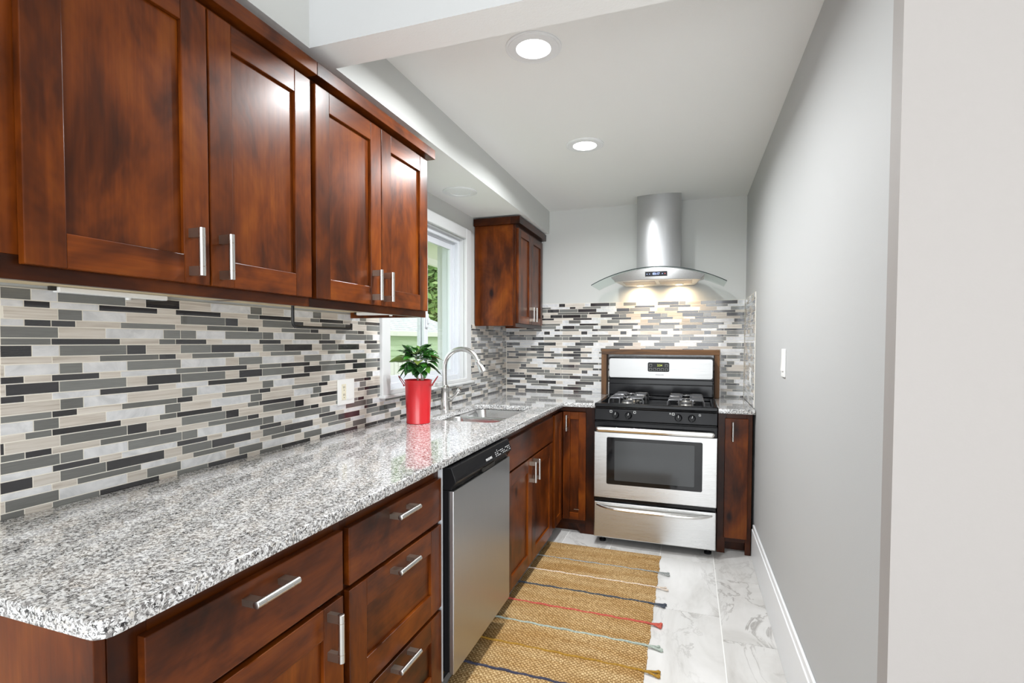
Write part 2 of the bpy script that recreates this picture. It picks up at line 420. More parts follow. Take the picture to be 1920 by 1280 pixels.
ROWS_B = """W-1174 D-1029 B-976 W-812 D-766 G-611 B-560 G-502 W-401 D-238 G-81 B-30 G76 D183 W337 |377
G-1174 W-1098 D-938 B-888 G-831 W-680 B-564 D-414 W-260 D-150 B6 G114 W270 |377
G-1173 D-1129 G-1026 D-869 W-716 D-556 G-453 W-295 B-242 G-186 W-83 B73 W192 G289 |380
B-1173 G-1040 D-779 W-625 G-571 B-417 D-308 B-258 D-95 D-95 G62 D169 B323 |381
D-1173 B-1160 D-1103 D-999 G-844 B-790 D-685 G-532 B-477 D-368 G-213 B-163 D-55 G100 B154 D261 |384
D-1195 B-1070 D-909 W-754 W-701 D-594 B-440 W-359 D-277 B-123 W-43 D37 B191 G352 |392
B-1173 W-999 G-946 W-845 B-684 G-630 W-529 B-370 G-313 W-213 B-58 G0 W102 D314 |385
G-1173 W-1017 D-855 B-701 D-540 B-386 D-226 B-73 D89 W244 G299 |383
W-1493 B-1364 D-1312 W-1240 G-1180 W-1052 D-997 G-895 W-739 D-683 G-582 W-424 D-369 G-268 W-109 D-54 G52 W206 B267 D367 |393
W-1493 G-1377 W-1174 D-1067 G-1018 W-859 D-752 G-702 W-540 D-436 G-387 W-229 D-121 G-71 W85 D194 D245 |383
D-1493 D-1468 B-1418 W-1222 D-1156 W-1105 B-998 D-841 W-789 B-621 D-525 W-475 B-369 D-211 W-161 B-55 D104 B154 G263 |392
D-1493 D-1379 G-1330 W-1225 D-1067 G-1017 W-913 D-752 G-702 W-596 D-436 G-386 W-281 D-120 G-70 W33 D195 G245 W349 |383
B-1493 D-1467 G-1312 D-1260 G-1157 G-998 D-943 G-842 G-683 D-630 G-528 D-312 G-211 G-56 D1 G107 W262 W314 |383
W-1493 B-1156 G-853 B-701 W-620 G-540 W-385 G-224 W-70 G90 W246 |383
D-1491 W-1368 D-1207 B-1053 W-997 D-891 W-738 D-578 B-424 W-364 D-263 W-108 D52 W207 G264 D369 |395
D-1491 W-1433 G-1273 B-1152 G-959 W-806 G-643 B-489 G-329 B-175 G-13 B141 G303 |382
B-1489 G-1414 D-1312 B-1155 W-1101 D-996 B-842 W-751 D-681 B-527 D-366 B-212 D-52 B103 W222 |384
D-1489 B-1380 D-1221 W-1067 B-1012 D-907 W-752 G-695 W223 D356 |380
D-1488 B-1469 D-1410 G-1312 B-1155 G-1097 D-996 B-842 W-786 D223 G267 |380
D-1488 B-1379 D-1221 W-1067 D-904 W-750 G-695 G223 W251 D358 |381
B-1488 G-1310 W-1259 B-1151 B-996 G-941 W-838 W224 G268 W320 |381
G-1488 W-1276 G-1168 B-1013 D-851 G-697 W224 D250 B304 |381
B-1488 D-1362 B-1311 W-1210 G-1047 D-996 G-892 W-734 G224 B266 |382
B-1488 D-1376 B-1173 G-1062 G-1012 B-855 D-745 D-694 G225 |382
D-1488 D-1465 B-1415 G-1309 G-1153 B-1104 B-995 D-836 W-786 W225 G269 |382
D-1488 D-1376 B-1328 G-1220 D-1063 G-1011 W-907 D-745 B-696 B225 G360 |382
B-1488 D-1464 D-1313 W-1261 G-1151 G-996 D-939 G-839 D225 G267 W321 |382
W-1488 D-1324 W-1224 G-850 D-692 G226 D256 W358 |382
D-1488 B-1365 G-1309 D-1204 B-1050 W-993 D-887 W-734 W226 G271 |380
D-1488 W-1430 G-1270 W-1118 G-954 W-800 B226 G309 |382
B-1488 D-1410 W-1310 G-1098 D-992 W-837 G227 W271 |382
D-1488 B-1380 D-1323 D-1220 B-1066 W-992 D-903 W-746 D227 G254 D359 |383"""
KEY = 'DGBW'
def parse(txt):
    out = []
    for ln in txt.strip().split('\n'):
        ln, _, end = ln.partition('|')
        r = [(w[0], int(w[1:])/1000) for w in ln.split()]
        out.append(r)
    return out
RL, RB = parse(ROWS_L), parse(ROWS_B)
def extend(row, step, lo, hi, stop):
    # carry one sheet of the mosaic on past the last tile, sheet after sheet
    row = [t for t in row if t[1] < hi]
    unit = [t for t in row if lo <= t[1] < hi]
    k = 1
    while hi+step*(k-1) < stop:
        row = row+[(c, a+step*k) for c, a in unit]; k += 1
    return row
G_ = 0.00125
def lay(mb, rows, ztop, pitch, end, put, holes=(), tk=0.62):
    for i, r in enumerate(rows):
        zt = ztop-pitch*(i//2)-(pitch*tk if i % 2 else 0); zb = zt-pitch*(1-tk if i % 2 else tk)
        for j, (c, a) in enumerate(r):
            b = r[j+1][1] if j+1 < len(r) else end
            b = min(b, end)
            if b-a < 0.004: continue
            segs = [(a, b)]
            z0, z1 = zb, zt
            for (ha, hb, hz0, hz1) in holes:
                if (zt+zb)/2 > hz0 and (zt+zb)/2 < hz1:
                    ns = []
                    for p, q in segs:
                        if q <= ha or p >= hb: ns.append((p, q)); continue
                        if p < ha: ns.append((p, ha))
                        if q > hb: ns.append((hb, q))
                    segs = ns
            for p, q in segs:
                if q-p > 0.006: put(p+G_, q-G_, z0+G_, z1-G_, KEY.index(c))
rowsL = [extend(r, 0.325, 1.497, 1.822, 4.2) for r in RL]
tl = MB()
HOLE = [(2.272, 3.402, 1.036, 3.0)]
lay(tl, [[(c, a) for c, a in r] for r in rowsL], 1.453, 0.04515, 4.194, lambda a, b, z0, z1, m: tl.box(-1.4965, -1.493, a, b, z0, z1, m), HOLE)
for k in range(2):     # the sheet to the left of the picture's edge
    lay(tl, [[(c, a-0.325*(k+1)) for c, a in r if 0.853 <= a < 1.178] for r in RL], 1.453, 0.04515, 0.853-0.325*k if k else 0.7285, lambda a, b, z0, z1, m: tl.box(-1.4965, -1.493, a, b, z0, z1, m))
tl.box(-1.4995, -1.4937, 0.40, 2.272, 0.9145, 1.4535, 4).box(-1.4995, -1.4937, 2.272, 3.402, 0.9145, 1.036, 4).box(-1.4995, -1.4937, 3.402, 4.195, 0.9145, 1.4535, 4)
struct(tl.build('backsplash_wall_tile', TILES), 'grey black and cream mosaic backsplash behind the long counter', 'backsplash')
tb = MB()
lay(tb, RB, 1.645, 0.0457, 0.385, lambda a, b, z0, z1, m: tb.box(a, b, 4.194, 4.1975, z0, z1, m))
tb.box(-1.493, 0.386, 4.1947, 4.1995, 0.9145, 1.6465, 4)
struct(tb.build('backsplash_wall_tile', TILES), 'pale mosaic backsplash on the end wall behind the range', 'backsplash')
tr_ = MB()
rowsR = [[(c, 3.60+((a+0.6) % 0.305)*0.97+k*0.305) for k in (-1, 0, 1) for c, a in sorted([t for t in r if -0.6 <= t[1] < -0.295], key=lambda t: (t[1]+0.6) % 0.305)] for r in RB[:17]+RB[:15]]
rowsR = [[(c, max(a, 3.565)) for q, (c, a) in enumerate(r) if (r[q+1][1] if q+1 < len(r) else 9) > 3.57] for r in rowsR]
lay(tr_, rowsR, 1.645, 0.0457, 4.193, lambda a, b, z0, z1, m: tr_.box(0.3875, 0.391, a, b, z0, z1, m))
tr_.box(0.3882, 0.3918, 3.563, 4.193, 0.9145, 1.6465, 4)
struct(tr_.build('backsplash_wall_tile', TILES), 'narrow return of mosaic backsplash on the right wall beside the range', 'backsplash')

# ------------------------------------------------------------------ window over the sink
wn = bpy.data.objects.new('window_1', None); COL.objects.link(wn); wn['_o'] = (-1.5, 2.83, 1.05); wn.location = (-1.5, 2.83, 1.05)
struct(wn, 'white sliding window over the sink', 'window')
cs = MB()
for (a, b, c, d) in ((2.272, 2.347, 1.045, 2.117), (3.321, 3.402, 1.045, 2.117), (2.347, 3.321, 2.045, 2.117)):
    cs.box(-1.4995, -1.476, a, b, c, d)
cs.box(-1.4995, -1.474, 2.347, 3.321, 1.075, 1.052)
cs.build('window_casing', WTRIM, wn, bevel=0.004)
MB().box(-1.4995, -1.458, 2.262, 3.422, 1.036, 1.052).build('window_sill', WTRIM, wn, bevel=0.005)
jb = MB()
jb.box(-1.70, -1.4995, 2.347, 2.353, 1.052, 2.045).box(-1.70, -1.4995, 3.315, 3.321, 1.052, 2.045)
jb.box(-1.70, -1.4995, 2.353, 3.315, 2.039, 2.045).box(-1.70, -1.4995, 2.353, 3.315, 1.052, 1.060)
jb.build('jamb', WTRIM, wn)
fr = MB()
for x0, x1, t in ((-1.553, -1.528, 0.030), (-1.585, -1.553, 0.040), (-1.64, -1.585, 0.052)):
    fr.box(x0, x1, 2.353, 2.353+t, 1.06, 2.039).box(x0, x1, 3.315-t, 3.315, 1.06, 2.039)
    fr.box(x0, x1, 2.353+t, 3.315-t, 2.039-t, 2.039).box(x0, x1, 2.353+t, 3.315-t, 1.06, 1.06+t+0.012)
fr.build('window_frame', VINYL, wn, bevel=0.0015)
def sash(ya, yb, x0, x1, z0, z1, w):
    m = MB()
    m.box(x0, x1, ya, ya+w, z0, z1).box(x0, x1, yb-w, yb, z0, z1).box(x0, x1, ya+w, yb-w, z0, z0+w).box(x0, x1, ya+w, yb-w, z1-w, z1)
    o = m.build('sash', VINYL, wn, bevel=0.002)
    MB().box((x0+x1)/2-0.002, (x0+x1)/2+0.002, ya+w, yb-w, z0+w, z1-w).build('pane', PANE, o)
    return o
s1 = sash(2.386, 2.862, -1.556, -1.534, 1.10, 2.005, 0.043)
sash(2.812, 3.276, -1.583, -1.561, 1.10, 2.0, 0.040)
lt = MB().box(-1.534, -1.522, 2.826, 2.853, 1.415, 1.50).box(-1.522, -1.512, 2.832, 2.846, 1.44, 1.475)
lt.build('latch', VINYL, s1, bevel=0.003)

# ------------------------------------------------------------------ cabinet pieces
def handle(parent, p0, p1, out, r=0.0068, stand=0.034, name='handle'):
    # bar pull from p0 to p1 (on the door face); out = unit vector away from the face
    p0, p1, n = Vector(p0), Vector(p1), Vector(out)
    d = (p1-p0).normalized(); side = d.cross(n)
    m = MB()
    m.tube([p0+n*stand, p0+n*stand+d*0.0005, p1+n*stand-d*0.0005, p1+n*stand], [r*0.9, r, r, r*0.9], 14, 0)
    for q, sg in ((p0, 1), (p1, -1)):
        c = q+d*sg*0.0115
        P = []
        for a, b, e in ((-1, -1, 0), (1, -1, 0), (1, 1, 0), (-1, 1, 0), (-1, -1, 1), (1, -1, 1), (1, 1, 1), (-1, 1, 1)):
            P.append(c+d*a*0.0105+side*b*r*0.86+n*(stand*e))
        m.poly(P, [(0, 3, 2, 1), (4, 5, 6, 7), (0, 1, 5, 4), (1, 2, 6, 5), (2, 3, 7, 6), (3, 0, 4, 7)], 1)
        for k in (0.021, ):
            cc = q+d*sg*k+n*stand
            m.tube([cc-d*0.0006, cc+d*0.0006], r*1.03, 14, 1)
    return m.build(name, [NICKEL, NICKEL_BROWN], parent, smooth=35)

def front_x(parent, name, x, ya, yb, za, zb, panel=True, st=0.062, th=0.019, grain_flat=None):
    """door or drawer front in a plane of constant x, facing +x; shaker frame and recessed panel"""
    m = MB()
    if panel:
        m.box(x-th, x, ya, ya+st, za, zb, 0).box(x-th, x, yb-st, yb, za, zb, 0)
        m.box(x-th, x-0.0004, ya+st, yb-st, za, za+st, 1).box(x-th, x-0.0004, ya+st, yb-st, zb-st, zb, 1)
        m.box(x-th, x-0.010, ya+st, yb-st, za+st, zb-st, 0 if grain_flat is None else 1)
    else:
        m.box(x-th, x, ya, yb, za, zb, 1)
    return m.build(name, [WOODZ, WOODY], parent, bevel=0.0018)
def front_y(parent, name, y, xa, xb, za, zb, st=0.05, th=0.019, panel=True):
    """the same facing -y"""
    m = MB()
    if panel:
        m.box(xa, xa+st, y, y+th, za, zb, 0).box(xb-st, xb, y, y+th, za, zb, 0)
        m.box(xa+st, xb-st, y+0.0004, y+th, za, za+st, 1).box(xa+st, xb-st, y+0.0004, y+th, zb-st, zb, 1)
        m.box(xa+st, xb-st, y+0.009, y+th, za+st, zb-st, 0)
    else: m.box(xa, xb, y, y+th, za, zb, 0)
    return m.build(name, [WOODZ, WOODX], parent, bevel=0.0018)

WOODMY = wood('stained_alder_rail_shaded', 1, 0.25)  # rail stain darkened, its shading put into the colour
UNDER = plain('unfinished_cabinet_underside', S(214, 196, 160), 0.6)
# ---- wall cabinets on the left
def wall_cabinet(label, y0, y1, doors, crown_end):
    t = thing('wall_cabinet', label, 'cabinet', (-1.3, (y0+y1)/2, 1.435), 'wall cabinets over the long counter')
    b = MB()
    b.box(-1.4925, -1.1285, y0, y0+0.018, 1.462, 2.168, 0).box(-1.4925, -1.1285, y1-0.018, y1, 1.436 if crown_end else 1.462, 2.168, 0)
    b.box(-1.4925, -1.1285, y0+0.018, y1-0.018, 1.462, 1.474, 2).box(-1.4925, -1.1285, y0+0.018, y1-0.018, 2.15, 2.168, 0)
    b.build('carcass', [WOODZ, WOODY, UNDER], t)
    f = MB()
    f.box(-1.128, -1.110, y0, y1, 1.435, 1.478, 1).box(-1.128, -1.110, y0, y1, 2.095, 2.168, 1)
    ds = sorted(doors)
    f.box(-1.128, -1.1101, y0, ds[0][0]+0.02, 1.478, 2.095, 0).box(-1.128, -1.1101, ds[-1][1]-0.02, y1, 1.478, 2.095, 0)
    f.build('face_frame', [WOODZ, WOODMY], t, bevel=0.001)
    for (a, bb_, hy) in doors:
        d = front_x(t, 'door', -1.09, a, bb_, 1.462, 2.116, st=0.065)
        handle(d, (-1.09, hy, 1.478), (-1.09, hy, 1.5875), (1, 0, 0), r=0.0072)
    c = MB(); c.box(-1.130, -1.072, y0, y1+(0.022 if crown_end else 0), 2.131, 2.171, 0)
    if crown_end: c.box(-1.4925, -1.1305, y1+0.0005, y1+0.022, 2.131, 2.171, 1)
    c.build('crown', [WOODY, WOODX], t, bevel=0.0015)
    return t
wall_cabinet('dark cherry stained wall cabinet with two wide doors, at the left edge over the mosaic', 0.30, 1.3065, [(0.576, 0.9415, 0.893), (0.9465, 1.296, 0.974)], False)
wall_cabinet('dark cherry stained two-door wall cabinet hung directly left of the window', 1.307, 2.050, [(1.318, 1.673, 1.6205), (1.677, 2.032, 1.6955)], True)
# white light rail strips under them
def strip(label, x0, x1, ya, yb, along):
    t = thing('under_cabinet_light', label, 'light', ((x0+x1)/2, (ya+yb)/2, 1.45), 'under cabinet light strips')
    MB().box(x0, x1, ya, yb, 1.4475, 1.4615).build('housing', WHITEPL, t, bevel=0.003)
    bx, by = ((x0+x1)/2, ya+(yb-ya)*0.62) if along else (x0+(x1-x0)*0.6, (ya+yb)/2)
    MB().lathe([(0.0005, 1.4415), (0.007, 1.4415), (0.007, 1.4475)], (bx, by, 0), 12).build('button', WHITEPL, t, smooth=40)
    if along: MB().box(x0+0.008, x1-0.008, ya-0.014, ya-0.0005, 1.4515, 1.4615).build('plug', SLOT, t)
    else: MB().box(x0-0.014, x0-0.0005, ya+0.004, yb-0.004, 1.4515, 1.4615).build('plug', SLOT, t)
strip('white light strip under the left wall cabinet, above the mosaic', -1.488, -1.462, 0.84, 1.12, True)
strip('white light strip under the two-door cabinet beside the window', -1.44, -1.15, 2.002, 2.026, False)
# black wire paper towel bar below the cabinet
hp = [(-1.25, 1.392, 1.4615), (-1.25, 1.392, 1.395), (-1.25, 1.394, 1.385), (-1.25, 1.399, 1.3795), (-1.25, 1.408, 1.377), (-1.25, 1.55, 1.377), (-1.25, 1.690, 1.377), (-1.25, 1.700, 1.379), (-1.25, 1.705, 1.384), (-1.25, 1.706, 1.398)]
ph = thing('paper_towel_holder', 'black empty paper towel bar hanging under the wall cabinets', 'paper towel holder', (-1.25, 1.39, 1.46))
MB().tube(hp, 0.0052, 10).build('rod', BLKMET, ph, smooth=50)
MB().box(-1.275, -1.225, 1.37, 1.414, 1.4575, 1.4618).build('mounting_plate', BLKMET, ph)

# ---- small wall cabinet right of the window
t = thing('wall_cabinet', 'small dark brown wall cabinet in the far corner right of the window', 'cabinet', (-1.33, 3.84, 1.44))
b = MB()
b.box(-1.4925, -1.197, 3.505, 3.523, 1.444, 2.168, 0).box(-1.4925, -1.197, 4.17, 4.1925, 1.444, 2.168, 0)
b.box(-1.4925, -1.197, 3.523, 4.17, 1.462, 1.474, 0).box(-1.4925, -1.197, 3.523, 4.17, 2.15, 2.168, 0)
b.build('carcass', [WOODZ], t, bevel=0.001)
f = MB().box(-1.196, -1.178, 3.505, 4.1925, 1.435, 1.478, 1).box(-1.196, -1.178, 3.505, 4.1925, 2.13, 2.168, 1)
f.box(-1.196, -1.178, 3.505, 3.545, 1.478, 2.13, 0).box(-1.196, -1.178, 4.15, 4.1925, 1.478, 2.13, 0)
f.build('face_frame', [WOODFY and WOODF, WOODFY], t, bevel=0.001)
for a, bb_, hy in ((3.520, 3.832, 3.795), (3.836, 4.150, 3.873)):
    d = front_x(t, 'door', -1.159, a, bb_, 1.462, 2.142, st=0.055)
    handle(d, (-1.159, hy, 1.483), (-1.159, hy, 1.592), (1, 0, 0))
MB().box(-1.21, -1.140, 3.480, 4.1925, 2.165, 2.216, 0).box(-1.4925, -1.2105, 3.480, 3.504, 2.165, 2.216, 1).build('crown', [WOODFY, WOODFX], t, bevel=0.0015)

# ---- base cabinets
XF, XD = -0.846, -0.826       # face frame and door planes
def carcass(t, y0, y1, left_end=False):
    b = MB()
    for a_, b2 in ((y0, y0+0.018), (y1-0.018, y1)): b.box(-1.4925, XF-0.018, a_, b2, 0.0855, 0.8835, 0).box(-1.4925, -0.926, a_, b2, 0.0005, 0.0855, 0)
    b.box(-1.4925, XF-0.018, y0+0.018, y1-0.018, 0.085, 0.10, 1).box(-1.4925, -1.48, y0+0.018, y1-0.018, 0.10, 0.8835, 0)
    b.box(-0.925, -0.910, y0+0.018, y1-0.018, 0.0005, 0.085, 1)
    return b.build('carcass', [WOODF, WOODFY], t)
t = thing('base_cabinet', 'dark cherry base cabinet with one drawer over a door at the near counter end', 'cabinet', (-1.15, 0.82, 0))
carcass(t, 0.538, 1.0985)
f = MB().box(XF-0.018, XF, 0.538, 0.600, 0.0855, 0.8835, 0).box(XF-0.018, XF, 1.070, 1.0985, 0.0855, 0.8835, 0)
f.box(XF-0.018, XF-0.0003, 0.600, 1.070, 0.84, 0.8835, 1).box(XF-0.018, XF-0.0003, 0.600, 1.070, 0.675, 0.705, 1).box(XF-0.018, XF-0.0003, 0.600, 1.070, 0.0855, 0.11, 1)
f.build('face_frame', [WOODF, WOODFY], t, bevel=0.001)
d = front_x(t, 'drawer', XD, 0.583, 1.0865, 0.697, 0.849, panel=False)
handle(d, (XD, 0.772, 0.815), (XD, 0.889, 0.815), (1, 0, 0), r=0.0078, stand=0.036)
d = front_x(t, 'door', XD, 0.583, 1.0865, 0.10, 0.681, st=0.074)
handle(d, (XD, 1.0305, 0.548), (XD, 1.0305, 0.667), (1, 0, 0), r=0.0078, stand=0.036)
MB().box(-1.4925, XF-0.0005, 0.519, 0.5375, 0.0005, 0.8835).build('end_panel', WOODZ, t, bevel=0.002)
t = thing('base_cabinet', 'dark cherry base cabinet with three stacked drawers left of the dishwasher', 'cabinet', (-1.15, 1.37, 0))
carcass(t, 1.099, 1.649)
f = MB().box(XF-0.018, XF, 1.099, 1.125, 0.0855, 0.8835, 0).box(XF-0.018, XF, 1.620, 1.649, 0.0855, 0.8835, 0)
for za, zb in ((0.835, 0.8835), (0.675, 0.70), (0.365, 0.39), (0.0855, 0.11)): f.box(XF-0.018, XF-0.0003, 1.125, 1.620, za, zb, 1)
f.build('face_frame', [WOODF, WOODFY], t, bevel=0.001)
for za, zb, hz, pan in ((0.695, 0.846, 0.815, False), (0.384, 0.681, 0.652, True), (0.098, 0.371, 0.354, True)):
    d = front_x(t, 'drawer', XD, 1.112, 1.636, za, zb, panel=pan, st=0.076, grain_flat=1)
    handle(d, (XD, 1.302, hz), (XD, 1.419, hz), (1, 0, 0), r=0.0078, stand=0.036)
t = thing('base_cabinet', 'dark cherry sink base cabinet with a false drawer front and two doors', 'cabinet', (-1.15, 2.79, 0))
carcass(t, 2.300, 3.232)
f = MB().box(XF-0.018, XF, 2.300, 2.36, 0.0655, 0.8835, 0).box(XF-0.018, XF, 3.19, 3.250, 0.0655, 0.8835, 0)
f.box(XF-0.018, XF-0.0003, 2.36, 3.19, 0.835, 0.8835, 1).box(XF-0.018, XF-0.0003, 2.36, 3.19, 0.665, 0.705, 1).box(XF-0.018, XF-0.0003, 2.36, 3.19, 0.0655, 0.11, 1)
f.build('face_frame', [WOODF, WOODFY], t, bevel=0.001)
front_x(t, 'drawer_front', XD, 2.335, 3.222, 0.692, 0.846, panel=False)
for a, b_, hy in ((2.335, 2.757, 2.713), (2.761, 3.214, 2.788)):
    d = front_x(t, 'door', XD, a, b_, 0.085, 0.681, st=0.070)
    handle(d, (XD, hy, 0.553), (XD, hy, 0.669), (1, 0, 0))
# corner cabinet: an L of two hinged leaves, one on each run
YF, YD = 3.512, 3.492
t = thing('base_cabinet', 'dark corner base cabinet with a folded two-leaf door, left of the range', 'cabinet', (-1.0, 3.8, 0))
b = MB()
b.box(-1.4925, XF-0.018, 3.2505, 3.268, 0.0855, 0.8835, 0).box(-1.4925, -0.926, 3.2505, 3.268, 0.0005, 0.0855, 0).box(-0.625, -0.607, YF+0.018, 4.19, 0.0005, 0.8835, 0)
b.box(-1.4925, -0.625, 4.175, 4.19, 0.0005, 0.8835, 0).box(-1.4925, -1.478, 3.268, 4.175, 0.0005, 0.8835, 0)
b.box(-1.478, -0.91, 3.268, 4.175, 0.085, 0.10, 1).box(-0.91, -0.625, 3.60, 4.175, 0.085, 0.10, 1)
b.box(-0.925, -0.910, 3.268, 3.575, 0.0005, 0.085, 1).box(-0.910, -0.625, 3.56, 3.575, 0.0005, 0.085, 1)
b.build('carcass', [WOODF, WOODFY], t)
f = MB().box(XF-0.018, XF, 3.2505, 3.278, 0.0655, 0.8835, 0).box(XF-0.018, XF, 3.278, YF, 0.848, 0.8835, 1).box(XF-0.018, XF, 3.278, YF, 0.0655, 0.10, 1)
f.box(XF, -0.668, YF, YF+0.018, 0.848, 0.8835, 2).box(XF, -0.668, YF, YF+0.018, 0.0655, 0.10, 2).box(-0.668, -0.607, YF, YF+0.018, 0.0005, 0.8835, 0)
f.poly([(-0.735, YF+0.001, 0.066), (-0.668, YF+0.001, 0.066), (-0.668, YF+0.001, 0.0005), (-0.70, YF+0.001, 0.0005), (-0.735, YF+0.017, 0.066), (-0.668, YF+0.017, 0.066), (-0.668, YF+0.017, 0.0005), (-0.70, YF+0.017, 0.0005)],
       [(0, 1, 2, 3), (7, 6, 5, 4), (0, 4, 5, 1), (1, 5, 6, 2), (2, 6, 7, 3), (3, 7, 4, 0)], 0)
f.build('face_frame', [WOODF, WOODFY, WOODFX], t, bevel=0.001)
front_x(t, 'door', XD, 3.282, YD-0.002, 0.098, 0.846, st=0.052)
d = front_y(t, 'door', YD, -0.823, -0.663, 0.098, 0.846, st=0.050)
handle(d, (-0.793, YD, 0.716), (-0.793, YD, 0.826), (0, -1, 0), r=0.0062)
MB().box(-0.742, -0.708, YD-0.0022, YD+0.004, 0.170, 0.1735).build('catch_plate', NICKEL, d)
# narrow cabinet right of the range
t = thing('base_cabinet', 'narrow dark brown base cabinet between the range and the right wall', 'cabinet', (0.28, 3.8, 0))
YF2, YD2 = 3.482, 3.462
b = MB().box(0.178, 0.195, YF2+0.018, 4.19, 0.0005, 0.8835, 0).box(0.360, 0.374, YF2+0.018, 4.19, 0.0005, 0.8835, 0).box(0.195, 0.360, 4.175, 4.19, 0.0005, 0.8835, 0)
b.box(0.195, 0.360, YF2+0.018, 4.175, 0.085, 0.10, 0).box(0.195, 0.360, 3.56, 3.575, 0.0005, 0.085, 0)
b.build('carcass', [WOODF], t)
f = MB().box(0.178, 0.226, YF2, YF2+0.018, 0.0005, 0.8835, 0).box(0.342, 0.375, YF2, YF2+0.018, 0.0005, 0.8835, 0)
f.box(0.226, 0.342, YF2+0.0003, YF2+0.018, 0.845, 0.8835, 1).box(0.226, 0.342, YF2+0.0003, YF2+0.018, 0.075, 0.11, 1)
f.build('face_frame', [WOODF, WOODFX], t, bevel=0.001)
d = front_y(t, 'door', YD2, 0.217, 0.350, 0.105, 0.854, panel=False)
handle(d, (0.260, YD2, 0.717), (0.260, YD2, 0.837), (0, -1, 0), r=0.0062)

# ------------------------------------------------------------------ granite worktops
def slab(name, outline, holes, z0, z1, mat):
    c = bpy.data.curves.new(name, 'CURVE'); c.dimensions = '2D'; c.fill_mode = 'BOTH'
    c.extrude = (z1-z0)/2-0.0035; c.bevel_depth = 0.0035; c.bevel_resolution = 2; c.offset = -0.0035
    for pts in [outline]+holes:
        s = c.splines.new('POLY'); s.points.add(len(pts)-1)
        for p, q in zip(s.points, pts): p.co = (q[0], q[1], 0, 1)
        s.use_cyclic_u = True
    tmp = bpy.data.objects.new(name+'_curve', c); COL.objects.link(tmp)
    dg = bpy.context.evaluated_depsgraph_get(); dg.update()
    me = bpy.data.meshes.new_from_object(tmp.evaluated_get(dg))
    bpy.data.objects.remove(tmp); bpy.data.curves.remove(c)
    me.transform(Matrix.Translation((0, 0, (z0+z1)/2)))
    me.materials.clear(); me.materials.append(mat)
    me.polygons.foreach_set('use_smooth', [True]*len(me.polygons)); me.set_sharp_from_angle(angle=math.radians(35))
    o = bpy.data.objects.new(name, me); COL.objects.link(o); o['_o'] = (0, 0, 0); return o
def arc(cx, cy_, r, a0, a1, n=8):
    return [(cx+r*math.cos(math.radians(a0+(a1-a0)*k/n)), cy_+r*math.sin(math.radians(a0+(a1-a0)*k/n))) for k in range(n+1)]
def rrect(x0, x1, y0, y1, r, n=6):
    return arc(x1-r, y1-r, r, 0, 90, n)+arc(x0+r, y1-r, r, 90, 180, n)+arc(x0+r, y0+r, r, 180, 270, n)+arc(x1-r, y0+r, r, 270, 360, n)
SK = (-1.318, -0.932, 2.452, 3.165)      # sink cut-out
outl = [(-1.4925, 4.1935), (-1.4925, 0.506)]+arc(-0.811-0.028, 0.506+0.028, 0.028, 270, 360)+[(-0.811, 3.455)]+[(-0.805, 3.462), (-0.594, 3.462), (-0.594, 4.1935)]
o = slab('countertop', outl, [rrect(SK[0], SK[1], SK[2], SK[3], 0.055)[::-1]], 0.884, 0.914, GRANITE)
tag(o, 'long speckled grey granite worktop turning the corner, with the sink cut out', 'countertop')
o = slab('countertop', [(0.178, 3.462), (0.3865, 3.462), (0.3865, 4.1935), (0.178, 4.1935)], [], 0.884, 0.914, GRANITE)
tag(o, 'short speckled granite worktop between the range and the right wall', 'countertop')

# ------------------------------------------------------------------ undermount sink
t = thing('kitchen_sink', 'stainless double bowl sink set under the granite worktop', 'sink', (-1.13, 2.83, 0.70))
def bowl(y0, y1):
    m = MB(); n = None
    for (z, ins, r) in ((0.8835, -0.012, 0.055), (0.8825, 0.0, 0.055), (0.878, 0.003, 0.055), (0.73, 0.012, 0.06), (0.712, 0.022, 0.06), (0.704, 0.045, 0.05)):
        pts = rrect(SK[0]-0.006+ins, SK[1]+0.006-ins, y0+ins, y1-ins, r, 6)
        base_i = len(m.v); m.v += [(a, b, z) for a, b in pts]; k = len(pts)
        if n is not None:
            for i in range(k): m.f.append([n+i, n+(i+1) % k, base_i+(i+1) % k, base_i+i]); m.m.append(0)
        n = base_i
    m.f.append([n+i for i in range(k)]); m.m.append(0)
    o = m.build('bowl', SINKST, t, smooth=50, fix=False)
    MB().lathe([(0.0005, 0.7048), (0.030, 0.7048), (0.042, 0.7075), (0.044, 0.7045)], ((SK[0]+SK[1])/2-0.04, (y0+y1)/2, 0), 24).build('drain', CHROME, o, smooth=40)
bowl(2.446, 2.802); bowl(2.826, 3.171)
MB().box(SK[0]+0.03, SK[1]-0.03, 2.797, 2.831, 0.868, 0.8795).build('divider', SINKST, t, bevel=0.005)

# ------------------------------------------------------------------ faucet
FX, FY = -1.412, 2.854
t = thing('kitchen_faucet', 'brushed nickel gooseneck faucet behind the sink', 'faucet', (FX, FY, 0.914))
MB().lathe([(0.001, 0.9142), (0.034, 0.9142), (0.034, 0.918), (0.030, 0.926), (0.0275, 0.945), (0.0255, 1.00), (0.024, 1.035), (0.0265, 1.042), (0.0265, 1.052), (0.020, 1.056), (0.017, 1.064), (0.001, 1.064)], (FX, FY, 0), 28).build('base', NICKEL, t, smooth=35)
R_ = 0.116
pts = [(FX-0.004, FY, 1.055), (FX-0.006, FY, 1.10), (FX-0.006, FY, 1.16)]
cxa = FX-0.006+R_
for k in range(0, 15):
    a = math.radians(180-k*11.2); pts.append((cxa+R_*math.cos(a), FY, 1.168+R_*math.sin(a)))
e = pts[-1]
MB().tube(pts, 0.0148, 16).build('spout', NICKEL, t, smooth=60)
d = (Vector(pts[-1])-Vector(pts[-2])).normalized(); e = Vector(e)
